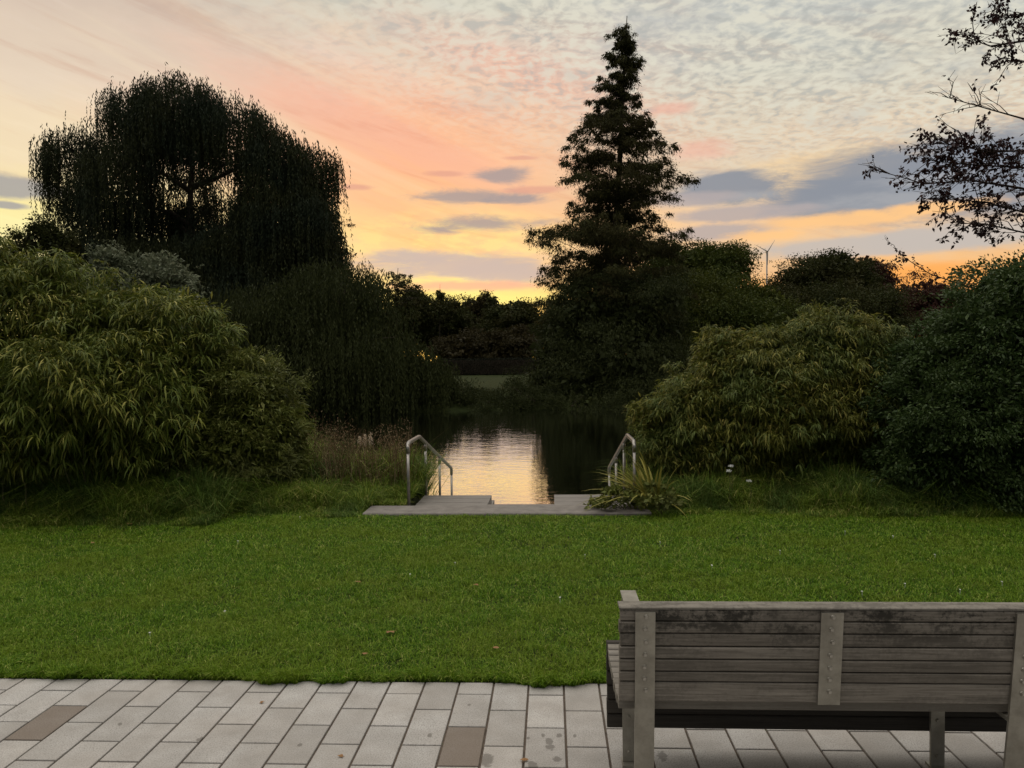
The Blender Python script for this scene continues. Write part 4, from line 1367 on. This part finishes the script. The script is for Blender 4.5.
# three cream plumes standing in it
for k, (px, py, hh) in enumerate(((360, 442, 22), (365, 441, 26), (370.5, 441, 26))):
    p = at(px, py, 9.7)
    b = np.array([p[0] + 0.02, 9.7, float(ground_z(p[0], 9.7))])
    r = thing('plume_grass', b, ('left and faintest of the three cream grass plumes', 'middle one of the three cream grass plumes', 'right and brightest of the three cream grass plumes')[k] + ' left of the handrail', 'plume', 'cream plumes left of the handrail')
    G = Geo()
    G.tube(bent(b, p, 0, 4, 0.004), taper(0.005, 0.003, 4), 5)
    G.build('stalk', DRYG, r, False, -b)
    m = 150
    t = rng.random(m) ** 0.8
    wd = 0.014 * np.sin(math.pi * np.clip(t, 0.06, 0.97)) ** 0.7
    q = p + np.stack([rng.normal(size=m) * wd + 0.012 * (t - 0.5) * (k - 1), rng.normal(size=m) * wd, (t - 0.5) * (0.12 + 0.03 * k)], 1)
    v, f = leaves(q, norm(rng.normal(size=(m, 3)) * 0.45 + np.array([0, 0, 1])), 0.026, 0.007)
    link('plume', mesh_np('plume', v - b, f), PLUME, r)


# strap-leaved plant and small broad-leaved plant at the right-hand rail
def strap_plant(name, px, Y, n, length, label, leaf, bias=0.0):
    b = root_of(px, Y)
    r = thing(name, b, label, 'plant')
    vs, fs = [], []
    for k in range(n):
        a = rng.uniform(0, 2 * math.pi)
        if bias and rng.random() < 0.6:
            a = math.pi + rng.normal() * 0.5
        L = length * rng.uniform(0.6, 1.15)
        el = rng.uniform(0.55, 1.35)
        d = np.array([math.cos(a), math.sin(a), 0])
        s = np.array([-math.sin(a), math.cos(a), 0])
        m = 6
        base_i = sum(len(q) for q in vs)
        pts = []
        for i in range(m + 1):
            t = i / m
            p = d * L * t * math.cos(el) + np.array([0, 0, L * (t * math.sin(el) - 0.55 * t * t * (1.1 - 0.5 * math.sin(el)))])
            w = 0.016 * (1 - t) ** 0.5 + 0.001
            pts += [p - s * w, p + s * w]
        vs.append(np.array(pts) + rng.normal(size=3) * np.array([0.04, 0.04, 0]))
        for i in range(m):
            o = base_i + 2 * i
            fs += [(o, o + 1, o + 3), (o, o + 3, o + 2)]
    link('leaf_fan', mesh_np('leaf_fan', np.concatenate(vs), np.array(fs)), leaf, r)
    return r


strap_plant('strap_leaved_plant', 652, 8.25, 60, 0.95, 'clump of yellow-green strap leaves leaning over the right handrail', FLAX, 1.0)
strap_plant('strap_leaved_plant', 205, 8.15, 50, 0.3, 'dark arching tussock at the lawn edge below the rounded shrub', TALLG)
for px, py, Y, rx, ry, lab in [(618, 500, 8.15, 24, 12, 'low broad-leaved plant creeping over the right end of the step kerb'), (660, 500, 8.0, 26, 16, 'leafy plant at the lawn edge under the olive bush')]:
    b = root_of(px, Y)
    r = thing('broad_leaved_plant', b, lab, 'plant')
    P, D = crown_points([lobe(px, py, Y, rx, ry)], 150, 0.3, 1.0, -0.4)
    v, f = spray(P, D, 7, 0.02, 0.06, 0.55, -0.1)
    link('foliage', mesh_np('foliage', v - b, f), SMALLB, r)
    G = Geo()
    for _ in range(14):
        G.tube(bent(b + rng.normal(size=3) * np.array([0.05, 0.05, 0]), P[rng.integers(len(P))], 0, 3, 0.01), taper(0.004, 0.002, 3), 4)
    G.build('stems', STEM, r, False, -b)

# white umbels in the olive bush
for k, (px, py, lab) in enumerate([(731, 466, 'upper'), (729, 471, 'lower'), (749, 481, 'right hand')]):
    p = at(px, py, 8.15)
    b = np.array([p[0], 8.15, 0.0])
    r = thing('wildflower', b, f'{lab} one of the small white flower heads in front of the olive bush', 'flower', 'white flower heads in front of the olive bush')
    G = Geo()
    G.tube(bent(b, p - np.array([0, 0, 0.03]), 0, 4, 0.008), taper(0.004, 0.002, 4), 5)
    G.build('stalk', STEM, r, False, -b)
    m = 90
    q = p + np.stack([np.clip(rng.normal(size=m), -1.6, 1.6) * 0.013, np.clip(rng.normal(size=m), -1.6, 1.6) * 0.013, rng.normal(size=m) * 0.003], 1)
    v, f = leaves(q, norm(rng.normal(size=(m, 3)) + np.array([0, 0, 0.3])), 0.014, 0.010)
    link('flower_head', mesh_np('flower_head', v - b, f), WHITE, r)


# ------------------------------------------------------------------ purple-leaved tree reaching in from the right
def overhang():
    b = np.array([6.9, 6.9, 0.0])
    r = thing('purple_leaved_tree', b, 'purple-leaved tree reaching thin twiggy branches in from the right edge', 'tree')
    G = Geo()
    tr = [b, b + np.array([-0.1, 0.05, 1.3]), b + np.array([0.0, 0, 2.6]), b + np.array([0.1, 0.1, 4.0]), b + np.array([-0.1, 0.1, 5.6])]
    G.tube(tr, [0.17, 0.13, 0.11, 0.08, 0.03], 9)
    tips = []

    def branch(pts, r0, sub, dens):
        pts = [np.asarray(p, float) for p in pts]
        G.tube(pts, taper(r0, 0.0025, len(pts) - 1), 5, cap=False)
        n = len(pts) - 1
        for _ in range(sub):
            t = rng.uniform(0.25, 1.0)
            k = min(n - 1, int(t * n))
            p = pts[k] + (pts[k + 1] - pts[k]) * (t * n - k)
            d = norm(norm(pts[k + 1] - pts[k]) * 0.8 + rng.normal(size=3) * np.array([0.45, 0.6, 0.45]))
            L = rng.uniform(0.12, 0.40) * (1.25 - 0.5 * t)
            e = p + d * L
            G.tube(bent(p, e, 0.02, 3, 0.012), taper(0.0045, 0.0014, 3), 4, cap=False)
            for _ in range(2):
                q = p + (e - p) * rng.uniform(0.3, 0.9)
                e2 = q + norm(d + rng.normal(size=3) * 0.6) * L * rng.uniform(0.25, 0.6)
                G.tube([q, e2], [0.0025, 0.001], 4, cap=False)
                if rng.random() < dens:
                    tips.append((q, e2))
            if rng.random() < dens:
                tips.append((p, e))

    def P(*a):
        return at(*a)
    Y = 6.6
    lo, mid_, hi = tr[1] + np.array([0, 0, 0.6]), tr[2], tr[3]
    branch([hi, P(1100, 20, Y), P(1030, 40, Y), P(990, 46, Y - .2), P(968, 38, Y - .3)], 0.02, 26, 0.95)
    branch([hi, P(1100, -40, Y), P(1040, 10, Y + .3), P(1010, 18, Y + .3), P(995, 8, Y + .3)], 0.018, 26, 0.95)
    branch([mid_, P(1100, 80, Y), P(1024, 62, Y), P(1005, 60, Y)], 0.016, 18, 0.9)
    branch([mid_, P(1120, 150, Y), P(1035, 122, Y), P(985, 108, Y), P(942, 96, Y)], 0.016, 22, 0.12)
    branch([mid_, P(1120, 175, Y - .4), P(1035, 150, Y - .4), P(990, 152, Y - .5), P(938, 142, Y - .5)], 0.018, 46, 0.95)
    branch([mid_, P(1110, 210, Y), P(1020, 188, Y), P(970, 180, Y), P(925, 184, Y), P(876, 170, Y)], 0.018, 34, 0.35)
    branch([mid_, P(1110, 230, Y - .3), P(1030, 168, Y - .3), P(975, 165, Y - .3), P(925, 160, Y - .4)], 0.018, 46, 0.9)
    branch([lo, P(1110, 260, Y), P(1035, 215, Y), P(985, 202, Y), P(930, 198, Y)], 0.018, 44, 0.7)
    branch([lo, P(1110, 270, Y + .2), P(1035, 235, Y + .2), P(990, 225, Y + .2), P(950, 222, Y + .2)], 0.016, 40, 0.85)
    Z = 9.7
    branch([tr[1] + np.array([0, 0.1, 0.3]), P(1180, 310, 8.6), P(1090, 305, 9.4), P(1010, 300, Z), P(960, 284, Z), P(930, 274, Z), P(905, 258, Z), P(893, 247, Z)], 0.018, 10, 0.25)
    # leaves along that last hooked twig stay close to it
    hook = [P(893, 247, Z), P(905, 258, Z), P(930, 274, Z), P(960, 284, Z)]
    for k in range(3):
        for _ in range(7):
            q = hook[k] + (hook[k + 1] - hook[k]) * rng.random()
            tips.append((q, q + rng.normal(size=3) * 0.025))
    G.build('trunk', TWIG, r, True, -b)
    bs, ds = [], []
    for p, e in tips:
        for _ in range(rng.integers(5, 12)):
            q = p + (e - p) * rng.uniform(0.25, 1.05) + rng.normal(size=3) * 0.008
            bs.append(q)
            ds.append(norm((e - p) * 2 + rng.normal(size=3) * 0.35 + np.array([0, 0, -0.12])))
    bs, ds = np.array(bs), np.array(ds)
    L = rng.uniform(0.022, 0.046, len(bs))
    v, f = leaves(bs, ds, L, L * 0.6, 0.15)
    link('crown', mesh_np('crown', v - b, f), PURPLE, r)


overhang()


# ------------------------------------------------------------------ fallen leaves and daisies
def fallen(px, py, size, label, cat, m, name, group):
    d = ray(px, py)
    Yg = -CAM_H / d[2]
    lift = 0.028 if Yg > LAWN_Y + 0.05 else 0.004
    n = 7
    a = rng.uniform(0, 6.28)
    vs = [(0, 0, 0.35 * size)]
    for k in range(n):
        t = 2 * math.pi * k / n
        rr = size * (1.0 if k % 2 == 0 else 0.66) * rng.uniform(0.8, 1.15)
        vs.append((rr * math.cos(t + a) * 1.2, rr * math.sin(t + a) * 0.8, rng.uniform(0, 0.35) * size))
    G = Geo()
    G.add(vs, [(0, 1 + k, 1 + (k + 1) % n) for k in range(n)])
    G.tube([(0, 0, 0.3 * size), (size * 1.7 * math.cos(a), size * 1.7 * math.sin(a), 0.12 * size)], [0.05 * size, 0.03 * size], 4)
    o = G.build(name, m, loc=(d[0] * Yg, Yg, lift))
    tag(o, label, cat, group)


for px, py, s, lab in [(496, 653, 0.020, 'pale curled fallen leaf on the lawn nearest the paving'), (476, 589, 0.022, 'reddish fallen leaf in the middle of the lawn right of the pale fleck'), (358, 586, 0.024, 'reddish fallen leaf far out on the left of the lawn'),
                       (390, 637, 0.024, 'reddish fallen leaf on the lawn left of the pale curled leaf'), (365, 659, 0.016, 'small brown fallen leaf near the grass edge'), (130, 527, 0.035, 'pale fallen leaf at the far left of the lawn below the bamboo'),
                       (93, 546, 0.022, 'cream fallen leaf on the far left lawn, nearer than the pale one'), (262, 703, 0.013, 'small dark leaf lying on the paving near the grass'), (525, 761, 0.016, 'orange leaf scrap lying in a paving joint beside the stains'), (341, 757, 0.012, 'tiny dark leaf curled on the paving at the bottom')]:
    fallen(px, py, s, lab, 'leaf', DRYLEAF, 'fallen_leaf', 'fallen leaves on lawn and paving')


# daisies dotted over the mown grass
DAISY = leaf_mat('daisy_petal', [(0.0, c4(0.62, 0.62, 0.58)), (1.0, c4(0.80, 0.80, 0.78))], 0.7, 0.2, 0.1)
for px, py in ((862, 598), (905, 590), (960, 596), (1002, 588), (845, 536), (893, 541), (935, 560), (780, 556), (712, 571), (660, 547), (300, 521), (238, 546), (225, 618), (410, 580), (455, 568), (585, 560), (560, 604), (150, 640)):
    d = ray(px, py)
    Yg = -CAM_H / d[2]
    G = Geo()
    n = 9
    G.add([(0, 0, 0.042)] + [(0.009 * math.cos(6.2832 * k / n) * (1 if k % 2 else 0.7), 0.009 * math.sin(6.2832 * k / n) * (1 if k % 2 else 0.7), 0.044 + random.uniform(0, 0.003)) for k in range(n)], [(0, 1 + k, 1 + (k + 1) % n) for k in range(n)])
    G.tube([(0, 0, 0), (0.001, 0, 0.042)], 0.0012, 4)
    tag(G.build('daisy', DAISY, loc=(d[0] * Yg, Yg, 0.0)), 'tiny white daisy standing in the mown lawn', 'flower', 'daisies in the lawn')
